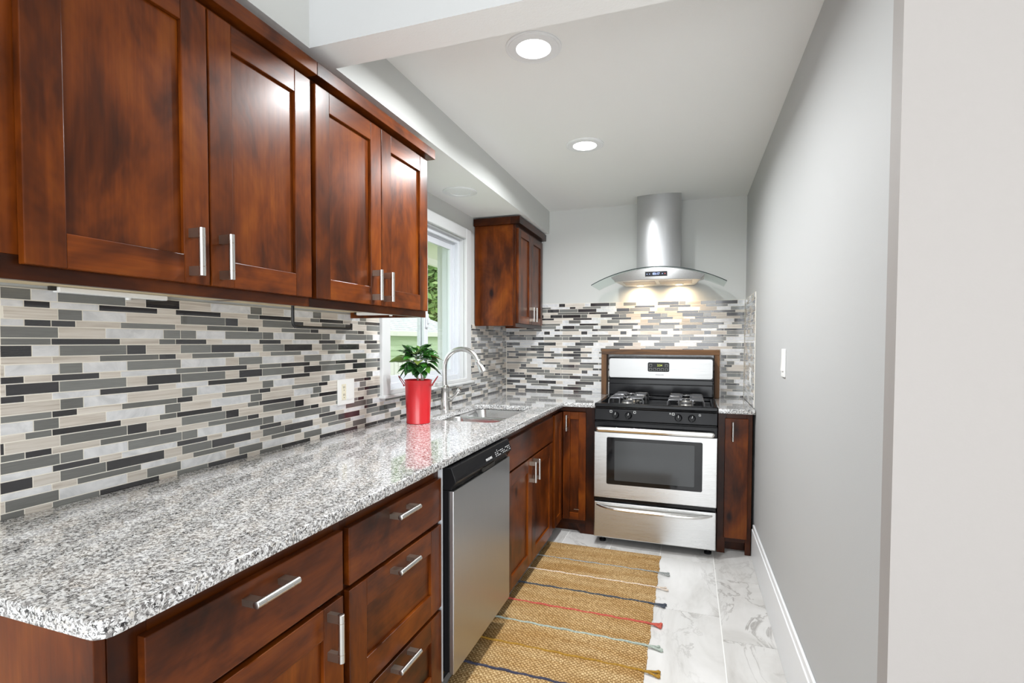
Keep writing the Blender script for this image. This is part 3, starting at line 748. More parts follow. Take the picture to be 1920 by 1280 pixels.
hp_ = [e-d*0.004, e, e+d*0.008, e+d*0.012, e+d*0.040, e+d*0.066, e+d*0.074, e+d*0.076]
h_ = MB().tube(hp_, [0.0155, 0.0175, 0.0175, 0.0158, 0.0205, 0.0255, 0.0262, 0.022], 20).build('spray_head', NICKEL, t, smooth=35)
bx = e+d*0.045
MB().box(bx.x+0.016, bx.x+0.024, FY-0.005, FY+0.005, bx.z-0.016, bx.z+0.016).build('button', BLKPL, h_, bevel=0.001)
l = MB().tube([(FX+0.018, FY, 0.975), (FX+0.040, FY, 0.978)], [0.015, 0.0165], 18).tube([(FX+0.040, FY, 0.978), (FX+0.058, FY, 0.994), (FX+0.082, FY, 1.022), (FX+0.096, FY, 1.038), (FX+0.099, FY, 1.041)], [0.0105, 0.0075, 0.0115, 0.0135, 0.010], 16)
l.build('lever', NICKEL, t, smooth=45)

# ------------------------------------------------------------------ red pot with a coffee plant
PX, PY = -1.305, 2.330
RED = NT('red_painted_tin'); RED.set(Base_Color=S(194, 20, 30), Roughness=0.30, Coat_Weight=0.4, Coat_Roughness=0.1); RED = RED.m
LEAF = NT('glossy_leaf')
lc = LEAF.ramp(LEAF.island(), [(0.0, S(22, 48, 22)), (0.55, S(34, 78, 28)), (0.88, S(60, 120, 40)), (0.95, S(96, 120, 48)), (1.0, S(122, 98, 52))])
LEAF.base(lc); LEAF.set(Roughness=0.25, Specular_IOR_Level=0.6); LEAF = LEAF.m
BARK = plain('pale_stem', S(168, 158, 140), 0.8); SOIL = plain('dark_soil', S(58, 44, 34), 0.95); WIRE = plain('red_wire', S(150, 40, 44), 0.35, 0.3)
t = thing('potted_plant', 'small leafy green plant in a tall red tin pot on the worktop', 'plant', (PX, PY, 0.9142))
p = MB().lathe([(0.001, 0.9145), (0.0585, 0.9145), (0.0605, 0.917), (0.0605, 0.921), (0.0595, 0.924), (0.0635, 1.02), (0.0675, 1.125), (0.0695, 1.129), (0.0700, 1.133), (0.0685, 1.1355), (0.0660, 1.133), (0.0655, 1.115), (0.001, 1.113)], (PX, PY, 0), 48)
p.build('pot', RED, t, smooth=35)
MB().lathe([(0.0005, 1.1235), (0.030, 1.1225), (0.0645, 1.1185), (0.0645, 1.1145)], (PX, PY, 0), 24).build('soil', SOIL, t, smooth=50)
vx, vy = math.cos(YAW), math.sin(YAW)          # the handles sit left and right across the view
for sg in (-1, 1):
    hpts = []
    for k in range(13):
        a = PI*k/12; off = 0.068+0.002+0.030*math.sin(a); zz = 1.108+0.045*math.sin(a)
        lat = 0.020*math.cos(a)
        hpts.append((PX+sg*vx*off-vy*lat, PY+sg*vy*off+vx*lat, zz))
    m = MB().tube(hpts, 0.0022, 8)
    for lat in (0.020, -0.020):
        c = Vector((PX+sg*vx*0.0665-vy*lat, PY+sg*vy*0.0665+vx*lat, 1.107)); n_ = Vector((sg*vx, sg*vy, 0))
        m.tube([c, c+n_*0.006], 0.0048, 10)
    m.build('handle', WIRE, t, smooth=50)
rs = random.Random(5)
stems = [((0.000, 0.0), (-0.016, 0.012), 1.205), ((0.012, 0.01), (0.012, -0.006), 1.215), ((0.026, -0.006), (0.034, 0.012), 1.225), ((-0.006, 0.014), (-0.030, -0.014), 1.20)]
for (a, b_, zt) in stems:
    q = [(PX+a[0], PY+a[1], 1.116), (PX+a[0]*0.9+b_[0]*0.3, PY+a[1]+b_[1]*0.2, 1.15), (PX+b_[0], PY+b_[1], zt-0.02), (PX+b_[0]*1.3, PY+b_[1]*1.2, zt+0.045)]
    MB().tube(q, [0.0042, 0.0036, 0.0032, 0.0015], 8).build('stem', BARK, t, smooth=60)
def leaf(m, base, az, el, L, wd, droop, roll=0.0):
    base = Vector(base); n = 7
    dirv = Vector((math.cos(az)*math.cos(el), math.sin(az)*math.cos(el), math.sin(el)))
    side = Vector((-math.sin(az), math.cos(az), 0)); nrm = side.cross(dirv)*-1
    side = (side*math.cos(roll)+nrm*math.sin(roll)).normalized(); nrm = dirv.cross(side)
    if nrm.z < 0: nrm = -nrm
    o = len(m.v)
    for i in range(n+1):
        u = i/n
        w = wd*math.sin(PI*min(1, u**0.8))*(1-0.18*u)+0.0012
        if u > 0.9: w *= 0.55
        c = base+dirv*(L*u)+Vector((0, 0, -droop*L*u*u))
        for k in (-1, -0.5, 0, 0.5, 1):
            wav = 0.05*wd*math.sin(u*14+k*2)
            m.v.append(tuple(c+side*(k*w)+nrm*(0.28*abs(k)*w+wav)))
    for i in range(n):
        for k in range(4):
            a = o+i*5+k; m.f.append([a, a+1, a+6, a+5]); m.m.append(0)
fo = MB()
spec = []
for i in range(52):
    az = rs.uniform(0, 2*PI); lev = rs.random()
    zb = 1.195+0.085*lev; el = -0.45+1.15*lev+rs.uniform(-0.15, 0.15)
    rb = rs.uniform(0.012, 0.045)
    spec.append(((PX+rb*math.cos(az)+0.006, PY+rb*math.sin(az), zb), az, el, rs.uniform(0.062, 0.090), rs.uniform(0.025, 0.035), rs.uniform(0.15, 0.5), rs.uniform(-0.5, 0.5)))
L0 = math.atan2(-vy, -vx)
spec += [((PX-vx*0.045, PY-vy*0.045, 1.235), L0, 0.15, 0.105, 0.026, 0.25, 0.9), ((PX+vx*0.03, PY+vy*0.03, 1.245), L0+PI, 0.22, 0.100, 0.020, 0.35, -0.4),
         ((PX-vx*0.03, PY-vy*0.03, 1.26), L0, 0.85, 0.080, 0.019, 0.1, 0.9), ((PX+vx*0.012, PY, 1.262), L0+PI-0.3, 1.0, 0.085, 0.026, 0.2, 1.0), ((PX+vx*0.03, PY, 1.25), L0+PI+0.5, 0.6, 0.09, 0.026, 0.3, 0.9)]
for sp in spec: leaf(fo, *sp)
o = fo.build('foliage', LEAF, t, smooth=80, fix=False)
so_ = o.modifiers.new('thickness', 'SOLIDIFY'); so_.thickness = 0.0006

# ------------------------------------------------------------------ outlets and switches
t = thing('outlet', 'white double wall plate with outlet and rocker switch in the long mosaic', 'outlet', (-1.493, 1.99, 1.097))
pl = MB().box(-1.493, -1.4865, 1.931, 2.049, 1.040, 1.156).build('plate', WHITEPL, t, bevel=0.002)
r_ = MB().box(-1.4866, -1.4845, 1.955, 1.985, 1.062, 1.134, 0)
for zc in (1.081, 1.115):
    r_.box(-1.4847, -1.4842, 1.9645, 1.967, zc, zc+0.010, 1).box(-1.4847, -1.4842, 1.973, 1.9755, zc, zc+0.010, 1).box(-1.4847, -1.4842, 1.968, 1.972, zc-0.010, zc-0.006, 1)
r_.build('receptacle', [IVORY, SLOT], t)
MB().prism([(-1.4866, 1.062), (-1.4866, 1.134), (-1.4852, 1.134), (-1.4825, 1.062)], 1, 1.998, 2.029).build('rocker', WHITEPL, t)
t = thing('outlet', 'white outlet plate in the narrow mosaic return on the right wall', 'outlet', (0.3875, 3.765, 1.104))
MB().box(0.3815, 0.3873, 3.728, 3.802, 1.045, 1.163).build('plate', WHITEPL, t, bevel=0.002)
r_ = MB().box(0.3800, 0.3814, 3.749, 3.781, 1.066, 1.142, 0)
for zc in (1.084, 1.120): r_.box(0.3796, 0.38, 3.758, 3.761, zc, zc+0.01, 1).box(0.3796, 0.38, 3.768, 3.771, zc, zc+0.01, 1)
r_.build('receptacle', [WHITEPL, SLOT], t)
t = thing('light_switch', 'white light switch plate on the bare right wall', 'light switch', (0.392, 2.51, 1.239))
MB().box(0.3855, 0.3918, 2.471, 2.549, 1.178, 1.300).build('plate', WHITEPL, t, bevel=0.002)
MB().prism([(0.3856, 1.205), (0.3856, 1.272), (0.3835, 1.272), (0.380, 1.205)], 1, 2.492, 2.528).build('rocker', WHITEPL, t)

# ------------------------------------------------------------------ recessed ceiling lights
def downlight(label, x, y, z, on, group):
    t = thing('recessed_light', label, 'ceiling light', (x, y, z), group)
    MB().lathe([(0.103, z-0.0003), (0.103, z-0.004), (0.099, z-0.0055), (0.094, z-0.0045), (0.093, z-0.006), (0.064, z-0.0075), (0.062, z-0.003), (0.062, z-0.0005)], (x, y, 0), 48).build('trim_ring', BASEW, t, smooth=30)
    MB().lathe([(0.0005, z-0.0042), (0.0618, z-0.0038), (0.0618, z-0.0006)], (x, y, 0), 40).build('lens', LENS if on else BASEW, t, smooth=40)
    if on: area('downlight', (x, y, z-0.012), (0, 0, 0), 0.12, 0.12, DOWN_W, (0.96, 0.985, 1.0), 'DISK', 2.88)
DOWN_W = 12.8
downlight('lit recessed light in the white ceiling, nearer of the two lit', -0.557, 1.858, ZC, True, None)
downlight('lit recessed light in the white ceiling, between the nearer light and the hood', -0.558, 2.851, ZC, True, None)
downlight('unlit white recessed light in the low soffit by the window', -1.315, 2.858, ZS, False, None)

# ------------------------------------------------------------------ range hood
HX = -0.224
t = thing('range_hood', 'stainless chimney range hood with a curved glass canopy over the range', 'range hood', (HX, 4.19, 1.77))
ch = [(HX-0.157, 4.1935), (HX-0.157, 3.975)]+[(HX+0.157*u, 3.945+0.030*u*u) for u in [k/10 for k in range(-9, 10)]]+[(HX+0.157, 3.975), (HX+0.157, 4.1935)]
MB().prism(ch, 2, 1.80, 2.4125).build('chimney', STEELZ, t, smooth=25)
def arch(x): return 1.8515-(1.025-math.sqrt(max(0, 1.025**2-(x-HX)**2)))
N = 32; gx = [HX-0.458+0.916*k/N for k in range(N+1)]
gm = MB(); Y0, Y1 = 3.70, 4.12
def yfront(x): return Y0+0.055*((x-HX)/0.458)**2
rows = []
for x in gx:
    z = arch(x); rows.append([(x, yfront(x), z), (x, Y1, z), (x, Y1, z-0.006), (x, yfront(x), z-0.006)])
for r in rows: gm.v += r
for k in range(N):
    a, b_ = 4*k, 4*(k+1)
    for i, mi in ((0, 0), (1, 0), (2, 0), (3, 1)):
        j = (i+1) % 4; gm.f.append([a+i, b_+i, b_+j, a+j]); gm.m.append(mi)
gm.f += [[0, 1, 2, 3], [4*N+3, 4*N+2, 4*N+1, 4*N]]; gm.m += [0, 0]
gm.build('glass_canopy', [HOODGL, GLEDGE], t, smooth=30)
# steel body under the glass: arched top following the canopy, flat tapered underside
bd = MB(); NB = 20; xs = [HX-0.318+0.636*k/NB for k in range(NB+1)]
for x in xs:
    u = (x-HX)/0.318; zt = arch(x)-0.0075
    yf = 3.725+0.05*u*u
    xb = HX+(x-HX)*0.925
    bd.v += [(x, yf, zt), (x, 4.115, zt), (HX+(x-HX)*0.80, 4.1935, zt), (HX+(x-HX)*0.80, 4.1935, 1.763), (xb, yf+0.012, 1.763), (xb, yf+0.009, 1.770)]
for k in range(NB):
    a, b_ = 6*k, 6*(k+1)
    for i in range(6): j = (i+1) % 6; bd.f.append([a+i, b_+i, b_+j, a+j]); bd.m.append(0)
bd.f += [list(range(6)), [6*NB+i for i in range(6)][::-1]]; bd.m += [0, 0]
bd.build('body', STEELX, t, smooth=25)
for sx in (-1, 1):
    xa, xb = (HX-0.238, HX-0.012) if sx < 0 else (HX+0.012, HX+0.238)
    f = MB().box(xa, xb, 3.82, 4.02, 1.7605, 1.7628, 0)
    for k in range(9): f.box(xa+0.006, xb-0.006, 3.832+k*0.0205, 3.842+k*0.0205, 1.7595, 1.7606, 1)
    f.build('filter', [plain('filter_mesh_aluminium', (0.32, 0.31, 0.30, 1), 0.45, 0.9) if 'filter_mesh_aluminium' not in bpy.data.materials else bpy.data.materials['filter_mesh_aluminium'], NICKEL_BROWN], t)
for x in (-0.362, -0.079):
    lo = MB().lathe([(0.034, 1.7628), (0.034, 1.760), (0.026, 1.759), (0.026, 1.7622)], (x, 4.085, 0), 24).build('lamp', STEELX, t, smooth=30)
    MB().lathe([(0.0005, 1.7602), (0.0258, 1.7604)], (x, 4.085, 0), 20).build('bulb_lens', HALO, lo)
    d_ = bpy.data.lights.new('hood_halogen', 'SPOT'); d_.energy = 4.2; d_.color = (1, 0.74, 0.45); d_.spot_size = math.radians(150); d_.spot_blend = 0.9; d_.shadow_soft_size = 0.022
    q = bpy.data.objects.new('hood_halogen', d_); COL.objects.link(q); q.location = (x, 4.10, 1.757); q.rotation_euler = (0.5, 0, 0)
cpn = MB().box(-0.298, -0.150, 3.7195, 3.7275, 1.785, 1.818).build('control_panel', DARKGL, t, bevel=0.001)
RX = (PI/2, 0, 0)
text('03:17', 0.021, (HX, 3.7188, 1.8015), RX, LED_B, cpn, 'clock_digits')
for x in (-0.285, -0.268, -0.182): MB().box(x-0.002, x+0.002, 3.7188, 3.7194, 1.7995, 1.8035).build('touch_key', LED_B, cpn)
MB().box(-0.167, -0.163, 3.7188, 3.7194, 1.799, 1.804).build('power_key', LED_R, cpn)

# ------------------------------------------------------------------ gas range
GX0, GX1 = -0.5815, 0.1695; GC = (GX0+GX1)/2
t = thing('gas_range', 'stainless and black gas range standing under the hood', 'stove', (GC, 3.7, 0))
MB().box(GX0+0.004, GX1-0.004, 3.40, 4.07, 0.045, 0.897).build('body', BLACK, t, bevel=0.002)
# cooktop: raised rim around a sunk black pan
ck = MB().box(GX0, GX1, 3.362, 4.075, 0.897, 0.906)
ck.box(GX0, GX1, 3.362, 3.400, 0.9065, 0.931).box(GX0, GX0+0.03, 3.400, 4.0, 0.9065, 0.928).box(GX1-0.03, GX1, 3.400, 4.0, 0.9065, 0.928).box(GX0, GX1, 3.93, 4.07, 0.9065, 0.930)
ck.build('cooktop', BLACK, t, bevel=0.008)
for gx_ in (-0.391, -0.017):
    for gy in (3.555, 3.79):
        bo = MB().lathe([(0.001, 0.9065), (0.062, 0.9065), (0.058, 0.910), (0.040, 0.911), (0.036, 0.926), (0.001, 0.927)], (gx_, gy, 0), 24, 0).build('burner', [plain('burner_metal', (0.55, 0.53, 0.5, 1), 0.35, 0.9) if 'burner_metal' not in bpy.data.materials else bpy.data.materials['burner_metal']], t, smooth=35)
        MB().lathe([(0.001, 0.936), (0.030, 0.935), (0.034, 0.931), (0.034, 0.9272), (0.001, 0.9272)], (gx_, gy, 0), 24).build('burner_cap', BLKIRON, bo, smooth=35)
        g = MB(); hx, hy, zt = 0.112, 0.105, 0.957
        for sx in (-1, 1):
            for sy2 in (-1, 1):
                # rounded corner loop with bent-down feet and a flat finger towards the burner
                cxg, cyg = gx_+sx*hx, gy+sy2*hy
                g.tube([(cxg-sx*0.070, cyg, 0.9068), (cxg-sx*0.070, cyg-sy2*0.002, zt-0.006), (cxg-sx*0.066, cyg-sy2*0.006, zt)], 0.0042, 8)
                g.tube([(cxg, cyg, 0.9068), (cxg-sx*0.002, cyg-sy2*0.004, zt-0.010), (cxg-sx*0.010, cyg-sy2*0.008, zt), (cxg-sx*0.070, cyg-sy2*0.010, zt)], 0.0046, 8)
                g.tube([(cxg-sx*0.008, cyg-sy2*0.012, zt), (cxg-sx*0.008, gy, zt)], 0.0046, 8)
                fw_ = MB()
                g.box(min(cxg-sx*0.012, gx_+sx*0.024), max(cxg-sx*0.012, gx_+sx*0.024), cyg-sy2*0.052-0.006, cyg-sy2*0.052+0.006, zt-0.004, zt+0.005)
                g.tube([(cxg-sx*0.070, cyg-sy2*0.010, zt), (cxg-sx*0.070, cyg-sy2*0.046, zt)], 0.0046, 8)
            g.box(gx_+sx*hx-sx*0.012 if sx < 0 else gx_+0.026, gx_-0.026 if sx < 0 else gx_+hx-0.012, gy-0.005, gy+0.005, zt-0.004, zt+0.004)
        g.tube([(gx_+0.028*math.cos(2*PI*k/16), gy+0.028*math.sin(2*PI*k/16), zt) for k in range(17)], 0.004, 8)
        g.build('burner_grate', BLKIRON, t, smooth=40)
# control panel and knobs
cp_ = MB().prism([(3.366, 0.8955), (3.352, 0.822), (3.40, 0.822), (3.40, 0.8955)], 0, GX0+0.002, GX1-0.002).build('control_panel', BLKPL, t, bevel=0.003)
for kx in (-0.444, -0.363, -0.059, 0.020):
    k = MB().lathe([(0.001, -0.034), (0.016, -0.034), (0.0185, -0.030), (0.020, -0.012), (0.0225, -0.008), (0.0225, 0.0)], (0, 0, 0), 24, 0, axis=1)
    k.box(-0.0045, 0.0045, -0.040, -0.010, -0.019, 0.019, 0).box(-0.0012, 0.0012, -0.0406, -0.0399, 0.004, 0.019, 1)
    a_ = random.uniform(-0.25, 0.1)
    k.v = [(kx+x*math.cos(a_)-z*math.sin(a_), 3.3585+y+(0.0 if True else 0), 0.860+x*math.sin(a_)+z*math.cos(a_)) for x, y, z in k.v]
    k.build('knob', [BLKPL, MARK], t, smooth=30)
def sq(x, z, s=0.0075):
    mk = MB()
    for a in ((x-s, x+s, z+s-0.0022, z+s), (x-s, x+s, z-s, z-s+0.0022), (x-s, x-s+0.0022, z-s, z+s), (x+s-0.0022, x+s, z-s, z+s)):
        mk.box(a[0], a[1], 3.3555+(0.892-z)*-0.19+0.008-0.0005, 3.3555+(0.892-z)*-0.19+0.0093, a[2], a[3])
    mk.build('burner_symbol', MARK, cp_)
sq(-0.475, 0.880); sq(-0.325, 0.880); sq(-0.090, 0.880); sq(-0.108, 0.882, 0.0045); sq(0.066, 0.880, 0.006)
# oven door
MB().box(GX0+0.004, GX1-0.004, 3.360, 3.398, 0.294, 0.818).build('oven_frame', BLACK, t, bevel=0.002)
od = MB().box(GX0+0.001, GX1-0.001, 3.346, 3.3595, 0.7475, 0.812, 1).box(GX0+0.001, GX1-0.001, 3.344, 3.3595, 0.319, 0.747, 0).build('oven_door', [STEELX, BLACK], t, bevel=0.004)
def rplate(x0, x1, z0, z1, r, y, th, name, mat, parent):
    return MB().prism(rrect(x0, x1, z0, z1, r, 5), 1, y, y+th).build(name, mat, parent, smooth=30)
wnd = rplate(-0.4985, 0.0845, 0.410, 0.7155, 0.010, 3.3415, 0.0028, 'oven_window', DARKGL, od)
rplate(-0.448, 0.038, 0.437, 0.694, 0.006, 3.3405, 0.0012, 'viewing_area', OVENIN, od)
hb = MB().prism([(3.298, 0.777), (3.302, 0.785), (3.318, 0.7865), (3.318, 0.758), (3.302, 0.755), (3.298, 0.763)], 0, -0.548, 0.136)
hb.tube([(-0.548, 3.308, 0.771), (-0.556, 3.308, 0.771), (-0.562, 3.309, 0.771)], [0.0155, 0.0145, 0.008], 14).tube([(0.136, 3.308, 0.771), (0.144, 3.308, 0.771), (0.150, 3.309, 0.771)], [0.0155, 0.0145, 0.008], 14)
hb.box(-0.552, -0.520, 3.316, 3.347, 0.760, 0.782).box(0.108, 0.140, 3.316, 3.347, 0.760, 0.782)
hb.build('handle', CHROME, od, smooth=40)
# storage drawer with a bowed pull
dr = MB().box(GX0+0.002, GX1-0.002, 3.348, 3.39, 0.054, 0.289).build('drawer', STEELX, t, bevel=0.006)
hpz = []
for k in range(25):
    u = k/24; x = -0.560+0.703*u; e_ = 1-abs(2*u-1)**6
    hpz.append((x, 3.344-0.034*e_, 0.268-0.012*e_))
MB().tube(hpz, [0.006+0.0065*(1-abs(2*k/24-1)**4) for k in range(25)], 14).build('handle', CHROME, dr, smooth=60)
for fx, fy in ((-0.535, 3.44), (0.125, 3.44), (-0.535, 4.0), (0.125, 4.0)):
    MB().lathe([(0.001, 0.0005), (0.022, 0.0005), (0.022, 0.012), (0.012, 0.016), (0.012, 0.0448), (0.001, 0.0448)], (fx, fy, 0), 18).build('foot', BLKPL, t, smooth=30)
# backguard
bgd = MB().box(GX0+0.003, GX1-0.003, 3.985, 4.078, 0.9305, 1.217).prism([(3.962, 1.048), (3.958, 1.217), (3.985, 1.217), (3.985, 1.048)], 0, GX0+0.003, GX1-0.003).box(GX0+0.006, GX1-0.006, 3.952, 3.985, 0.9305, 1.016)
bgd = bgd.build('backguard', BLACK, t, bevel=0.005)
fp_ = rplate(GX0+0.008, GX1-0.010, 1.063, 1.205, 0.014, 3.949, 0.010, 'fascia', STEELF, bgd)
cd = rplate(-0.290, -0.137, 1.110, 1.179, 0.011, 3.946, 0.0028, 'clock_panel', BLKPL, bgd)
text('2:54', 0.021, (-0.205, 3.9455, 1.157), RX, LED_G, bgd, 'clock_digits')
text('FRIGIDAIRE', 0.0115, (-0.205, 3.9485, 1.087), RX, MARKD, bgd)
KEYP = plain('grey_key_print', S(160, 160, 155), 0.5)
for (x, z) in ((-0.270, 1.158), (-0.157, 1.156), (-0.270, 1.128), (-0.241, 1.128), (-0.213, 1.127), (-0.186, 1.127), (-0.157, 1.126)):
    kb = MB()
    for a in ((x-0.010, x+0.010, z+0.0065, z+0.0085), (x-0.010, x-0.0085, z-0.008, z+0.0065), (x+0.0085, x+0.010, z-0.008, z+0.0065), (x-0.010, x+0.010, z-0.009, z-0.008)):
        kb.box(a[0], a[1], 3.9453, 3.9459, a[2], a[3])
    kb.build('touch_key', KEYP, bgd)

# rough board surround standing behind the range
t = thing('wood_surround', 'rough brown board frame standing on the worktops around the range back', 'wood frame', (-0.22, 4.14, 0.9145))
MB().box(-0.657, 0.214, 4.09, 4.19, 1.232, 1.271).build('top_board', RUSTX, t, bevel=0.002)
MB().box(-0.657, -0.616, 4.091, 4.19, 0.9147, 1.2315).build('side_board', RUSTZ, t, bevel=0.002)
MB().box(0.178, 0.214, 4.091, 4.19, 0.9147, 1.2315).build('side_board', RUSTZ, t, bevel=0.002)

# ------------------------------------------------------------------ dishwasher
D0, D1, DX = 1.659, 2.268, -0.789
t = thing('dishwasher', 'stainless dishwasher with a black top panel under the worktop', 'dishwasher', (-1.1, 1.96, 0))
MB().box(-1.46, -0.846, D0, D1-0.004, 0.10, 0.872).build('tub', BLKPL, t)
MB().box(-0.93, -0.90, D0, D1-0.004, 0.0005, 0.098).build('kick_plate', BLKPL, t)
dd = MB().box(-0.845, DX-0.0185, D0+0.004, D1, 0.128, 0.794, 1).box(DX-0.018, DX, D0+0.001, D1, 0.125, 0.7935, 0).build('door', [STEELZ, BLKPL], t, bevel=0.003)
pr_ = [(-0.845, 0.7955), (DX-0.010, 0.7955), (DX-0.008, 0.803), (DX+0.008, 0.826), (DX+0.006, 0.836), (DX-0.009, 0.876), (-0.845, 0.876)]
cpl = MB().prism(pr_, 1, D0+0.002, D1).build('control_panel', BLKPL, t, bevel=0.002)
MB().box(DX-0.004, DX+0.0035, 1.935, 2.062, 0.7995, 0.8155).build('pull_pocket', SLOT, cpl)
nx, nz = 0.04, 0.015           # the panel face leans back
ang = math.atan2(0.015, 0.040)
def on_panel(f): return (DX+0.006-0.015*f, 0.836+0.040*f)
x_, z_ = on_panel(0.12)
text('FRIGIDAIRE', 0.0135, (x_+0.0012, 1.992, z_), (PI/2-ang, 0, PI/2), MARK, cpl)
bt = MB()
rb_ = random.Random(3)
for i in range(9):
    y = 2.075+i*0.0215
    for j, f in enumerate((-0.02, 0.16, 0.34, 0.5)):
        if i in (1, ) or (j < 3 and (i+j) % 4 != 3):
            x_, z_ = on_panel(f); w_ = rb_.uniform(0.003, 0.0075); bt.box(x_+0.0002, x_+0.0014, y-w_, y+w_, z_-0.0014, z_+0.0014)
bt.build('key_print', MARK, cpl)
MB().box(-0.846, -0.829, 1.6495, 1.6535, 0.10, 0.874).build('side_bracket', VINYL, t)

# ------------------------------------------------------------------ rug
t = thing('woven_rug', 'tan braided jute rug with coloured cord stripes lying on the tile floor', 'rug', (-0.5, 2.3, 0.0005))
RX0, RX1, RY0, RY1 = -0.875, -0.152, 1.30, 3.290
rg = MB(); NX, NY = 26, 150
ro = random.Random(11)
edge_r = [RX1+0.010*math.sin(2*PI*((RY0+(RY1-RY0)*j/NY-1.912)/0.187)-0.8)*0.3+ro.uniform(-0.002, 0.002) for j in range(NY+1)]
edge_l = [RX0+0.003*math.sin(2*PI*((RY0+(RY1-RY0)*j/NY-1.912)/0.187)+1.0)+ro.uniform(-0.002, 0.002) for j in range(NY+1)]
for z in (0.0005, 0.010):
    for j in range(NY+1):
        y = RY0+(RY1-RY0)*j/NY
        for i in range(NX+1):
            u = i/NX; x = edge_l[j]+(edge_r[j]-edge_l[j])*u
            e_ = min(1, min(u, 1-u)*16, min(j, NY-j)/2.0)
            rg.v.append((x, y, z if z < 0.005 else 0.004+0.0065*e_+0.0012*math.sin(x*17+y*9)*e_))
o_ = (NX+1)*(NY+1)
for j in range(NY):
    for i in range(NX):
        a = j*(NX+1)+i; q = [a, a+1, a+NX+2, a+NX+1]
        rg.f.append([k+o_ for k in q]); rg.m.append(0); rg.f.append(q[::-1]); rg.m.append(0)
per = [j*(NX+1) for j in range(NY+1)]; per2 = [j*(NX+1)+NX for j in range(NY+1)]
for L_ in (per, per2[::-1], list(range(NX, -1, -1)), [NY*(NX+1)+i for i in range(NX+1)]):
    for a, b_ in zip(L_, L_[1:]): rg.f.append([a, b_, b_+o_, a+o_]); rg.m.append(0)
rg.build('woven_field', JUTE, t, smooth=60)
CORDS = [(3.037, 'grey', S(146, 150, 148), 0.0038), (2.848, 'cream', S(214, 198, 182), 0.0036), (2.661, 'charcoal', S(66, 72, 82), 0.0048), (2.466, 'red', S(186, 84, 70), 0.0050),
         (2.280, 'sage', S(160, 170, 160), 0.0050), (2.097, 'mustard', S(158, 118, 36), 0.0050), (1.912, 'navy', S(56, 56, 74), 0.0055), (1.726, 'sage', S(160, 170, 160), 0.0050), (1.540, 'red', S(186, 84, 70), 0.0050)]
for y, nm, col, r in CORDS:
    key = nm+'_yarn'
    mat = bpy.data.materials.get(key) or cord(key, col)
    pts = [(RX0-0.004+(RX1-RX0+0.010)*k/60, y+0.0022*math.sin(k*0.9)+0.006*(0.5-k/60), 0.0112+0.001*math.sin(k*0.5)) for k in range(61)]
    st_ = MB().tube(pts, [r*(1+0.16*math.sin(k*2.3)) for k in range(61)], 8).build('cord', mat, t, smooth=70); st_['label'] = nm+' cord stripe'
    tm = MB(); x0 = RX1+0.004; y0 = y-0.003
    for sg in ((-1, 1) if nm != 'red' else (-1, 0, 1)):
        sp = ro.uniform(0.006, 0.012)*sg; Lt = ro.uniform(0.040, 0.058)
        q = [(x0, y0, 0.011), (x0+Lt*0.35, y0+sp*0.6, 0.010), (x0+Lt*0.7, y0+sp*1.2, 0.0075), (x0+Lt*0.9, y0+sp*1.3, 0.008), (x0+Lt*1.05, y0+sp*1.25, 0.008)]
        tm.tube(q, [r*0.95, r*0.9, r, r*1.75, r*1.1], 8)
    tm.build('tassel', mat, t, smooth=70)['label'] = nm+' cord tassel'

# ------------------------------------------------------------------ outside the window
GR = NT('lawn_green'); GR.base(GR.ramp(GR.noise(GR.coord(), 6, 4), [(0.3, S(120, 142, 84)), (0.7, S(168, 186, 126))])); GR.set(Roughness=0.95)
o = MB().box(-40, -1.72, -12, 45, -0.75, -0.65).build('lawn', GR.m); o['kind'] = 'structure'
EAVE = plain('cream_eave_paint', S(206, 206, 190), 0.7)
o = MB().box(-2.45, -1.71, 0.6, 6.5, 2.16, 2.20).box(-2.50, -2.45, 0.6, 6.5, 2.10, 2.30).build('roof_trim', EAVE); o['kind'] = 'structure'
t = thing('neighbour_house', 'pale green clapboard house with a grey shingle roof beyond the window', 'house', (-10.0, 13.0, -0.65))
SIDE = plain('green_clapboard', S(182, 200, 162), 0.8)
sd = MB()
for k in range(16):
    z = -0.65+0.135*k
    sd.prism([(-7.0, z), (-7.02, z+0.134), (-7.2, z+0.134), (-7.2, z)], 1, 4.0, 24.0)
sd.build('siding', SIDE, t)
SH = NT('grey_shingle'); v_ = SH.coord((1, 1, 1), 0)
bk_ = SH.new('ShaderNodeTexBrick'); bk_.inputs['Scale'].default_value = 1.0; bk_.inputs['Brick Width'].default_value = 0.32; bk_.inputs['Row Height'].default_value = 0.14; bk_.inputs['Mortar Size'].default_value = 0.012
bk_.inputs['Color1'].default_value = S(176, 179, 174); bk_.inputs['Color2'].default_value = S(198, 200, 194); bk_.inputs['Mortar'].default_value = S(140, 142, 138)
sw = SH.new('ShaderNodeSeparateXYZ'); cb_ = SH.new('ShaderNodeCombineXYZ'); SH.link(v_, sw.inputs[0]); SH.link(sw.outputs[1], cb_.inputs[0]); SH.link(sw.outputs[0], cb_.inputs[1]); SH.link(cb_.outputs[0], bk_.inputs[0])
SH.base(bk_.outputs[0]); SH.set(Roughness=0.9)
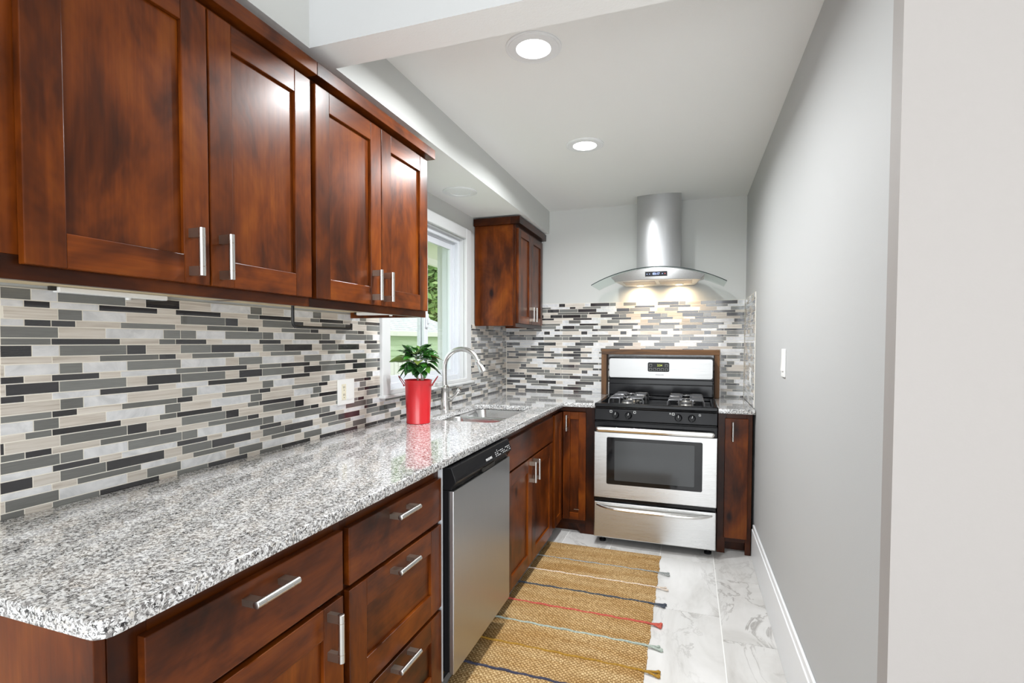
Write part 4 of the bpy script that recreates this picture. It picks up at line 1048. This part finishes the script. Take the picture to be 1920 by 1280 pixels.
MB().poly([(-6.75, 3.8, 1.56), (-6.75, 15.5, 1.56), (-11.0, 13.0, 3.4), (-11.0, 3.8, 3.4), (-6.75, 3.8, 1.50), (-6.75, 15.5, 1.50), (-11.0, 13.0, 3.34), (-11.0, 3.8, 3.34)],
          [(0, 1, 2, 3), (7, 6, 5, 4), (0, 4, 5, 1), (1, 5, 6, 2), (2, 6, 7, 3), (3, 7, 4, 0)]).poly([(-6.75, 15.5, 1.56), (-6.75, 24.2, 1.56), (-11.0, 24.2, 2.2), (-11.0, 14.0, 2.2)], [(0, 1, 2, 3)]).build('roof', SH.m, t)
MB().box(-6.78, -6.74, 3.8, 24.2, 1.47, 1.585).box(-7.0, -6.78, 3.8, 24.2, 1.47, 1.49).build('fascia', EAVE, t)
t = thing('picket_fence', 'low white board fence outside the window', 'fence', (-4.6, 9.0, -0.65))
m = MB()
for k in range(90):
    y = 3.0+k*0.13; m.box(-4.62, -4.60, y, y+0.115, -0.645, 0.99+0.01*math.sin(k*1.7))
m.build('pickets', plain('fence_white', S(196, 193, 182), 0.7), t)
MB().box(-4.66, -4.622, 3.0, 14.7, 0.72, 0.80).build('rail', bpy.data.materials['fence_white'], t)
t = thing('tree', 'big leafy green tree behind the roof outside the window', 'tree', (-17.5, 34.0, -0.65))
MB().tube([(-17.5, 34.0, -0.6), (-17.6, 33.9, 2.0), (-17.4, 34.1, 4.5), (-17.5, 34.0, 7)], [0.35, 0.28, 0.2, 0.1], 12).build('trunk', plain('tree_bark', S(96, 82, 66), 0.9), t, smooth=60)
TL = NT('tree_leaf'); TL.base(TL.ramp(TL.island(), [(0, S(92, 124, 64)), (0.6, S(134, 164, 96)), (1, S(184, 204, 140))])); TL.set(Roughness=0.7)
m = MB(); rt_ = random.Random(2)
for k in range(26000):
    while True:
        p = Vector((rt_.uniform(-1, 1), rt_.uniform(-1, 1), rt_.uniform(-1, 1)))
        if 0.25 < p.length < 1: break
    c = Vector((-17.5+p.x*4.0, 34.0+p.y*7.5, 5.6+p.z*6.0)); s_ = rt_.uniform(0.16, 0.34)
    a = Vector((rt_.uniform(-1, 1), rt_.uniform(-1, 1), rt_.uniform(-0.6, 0.6))).normalized(); b_ = a.orthogonal().normalized()
    m.poly([c-a*s_, c+b_*s_*0.5, c+a*s_, c-b_*s_*0.5], [(0, 1, 2, 3)])
m.build('crown', TL.m, t, fix=False)

for o in bpy.data.objects:
    if '_o' in o: del o['_o']
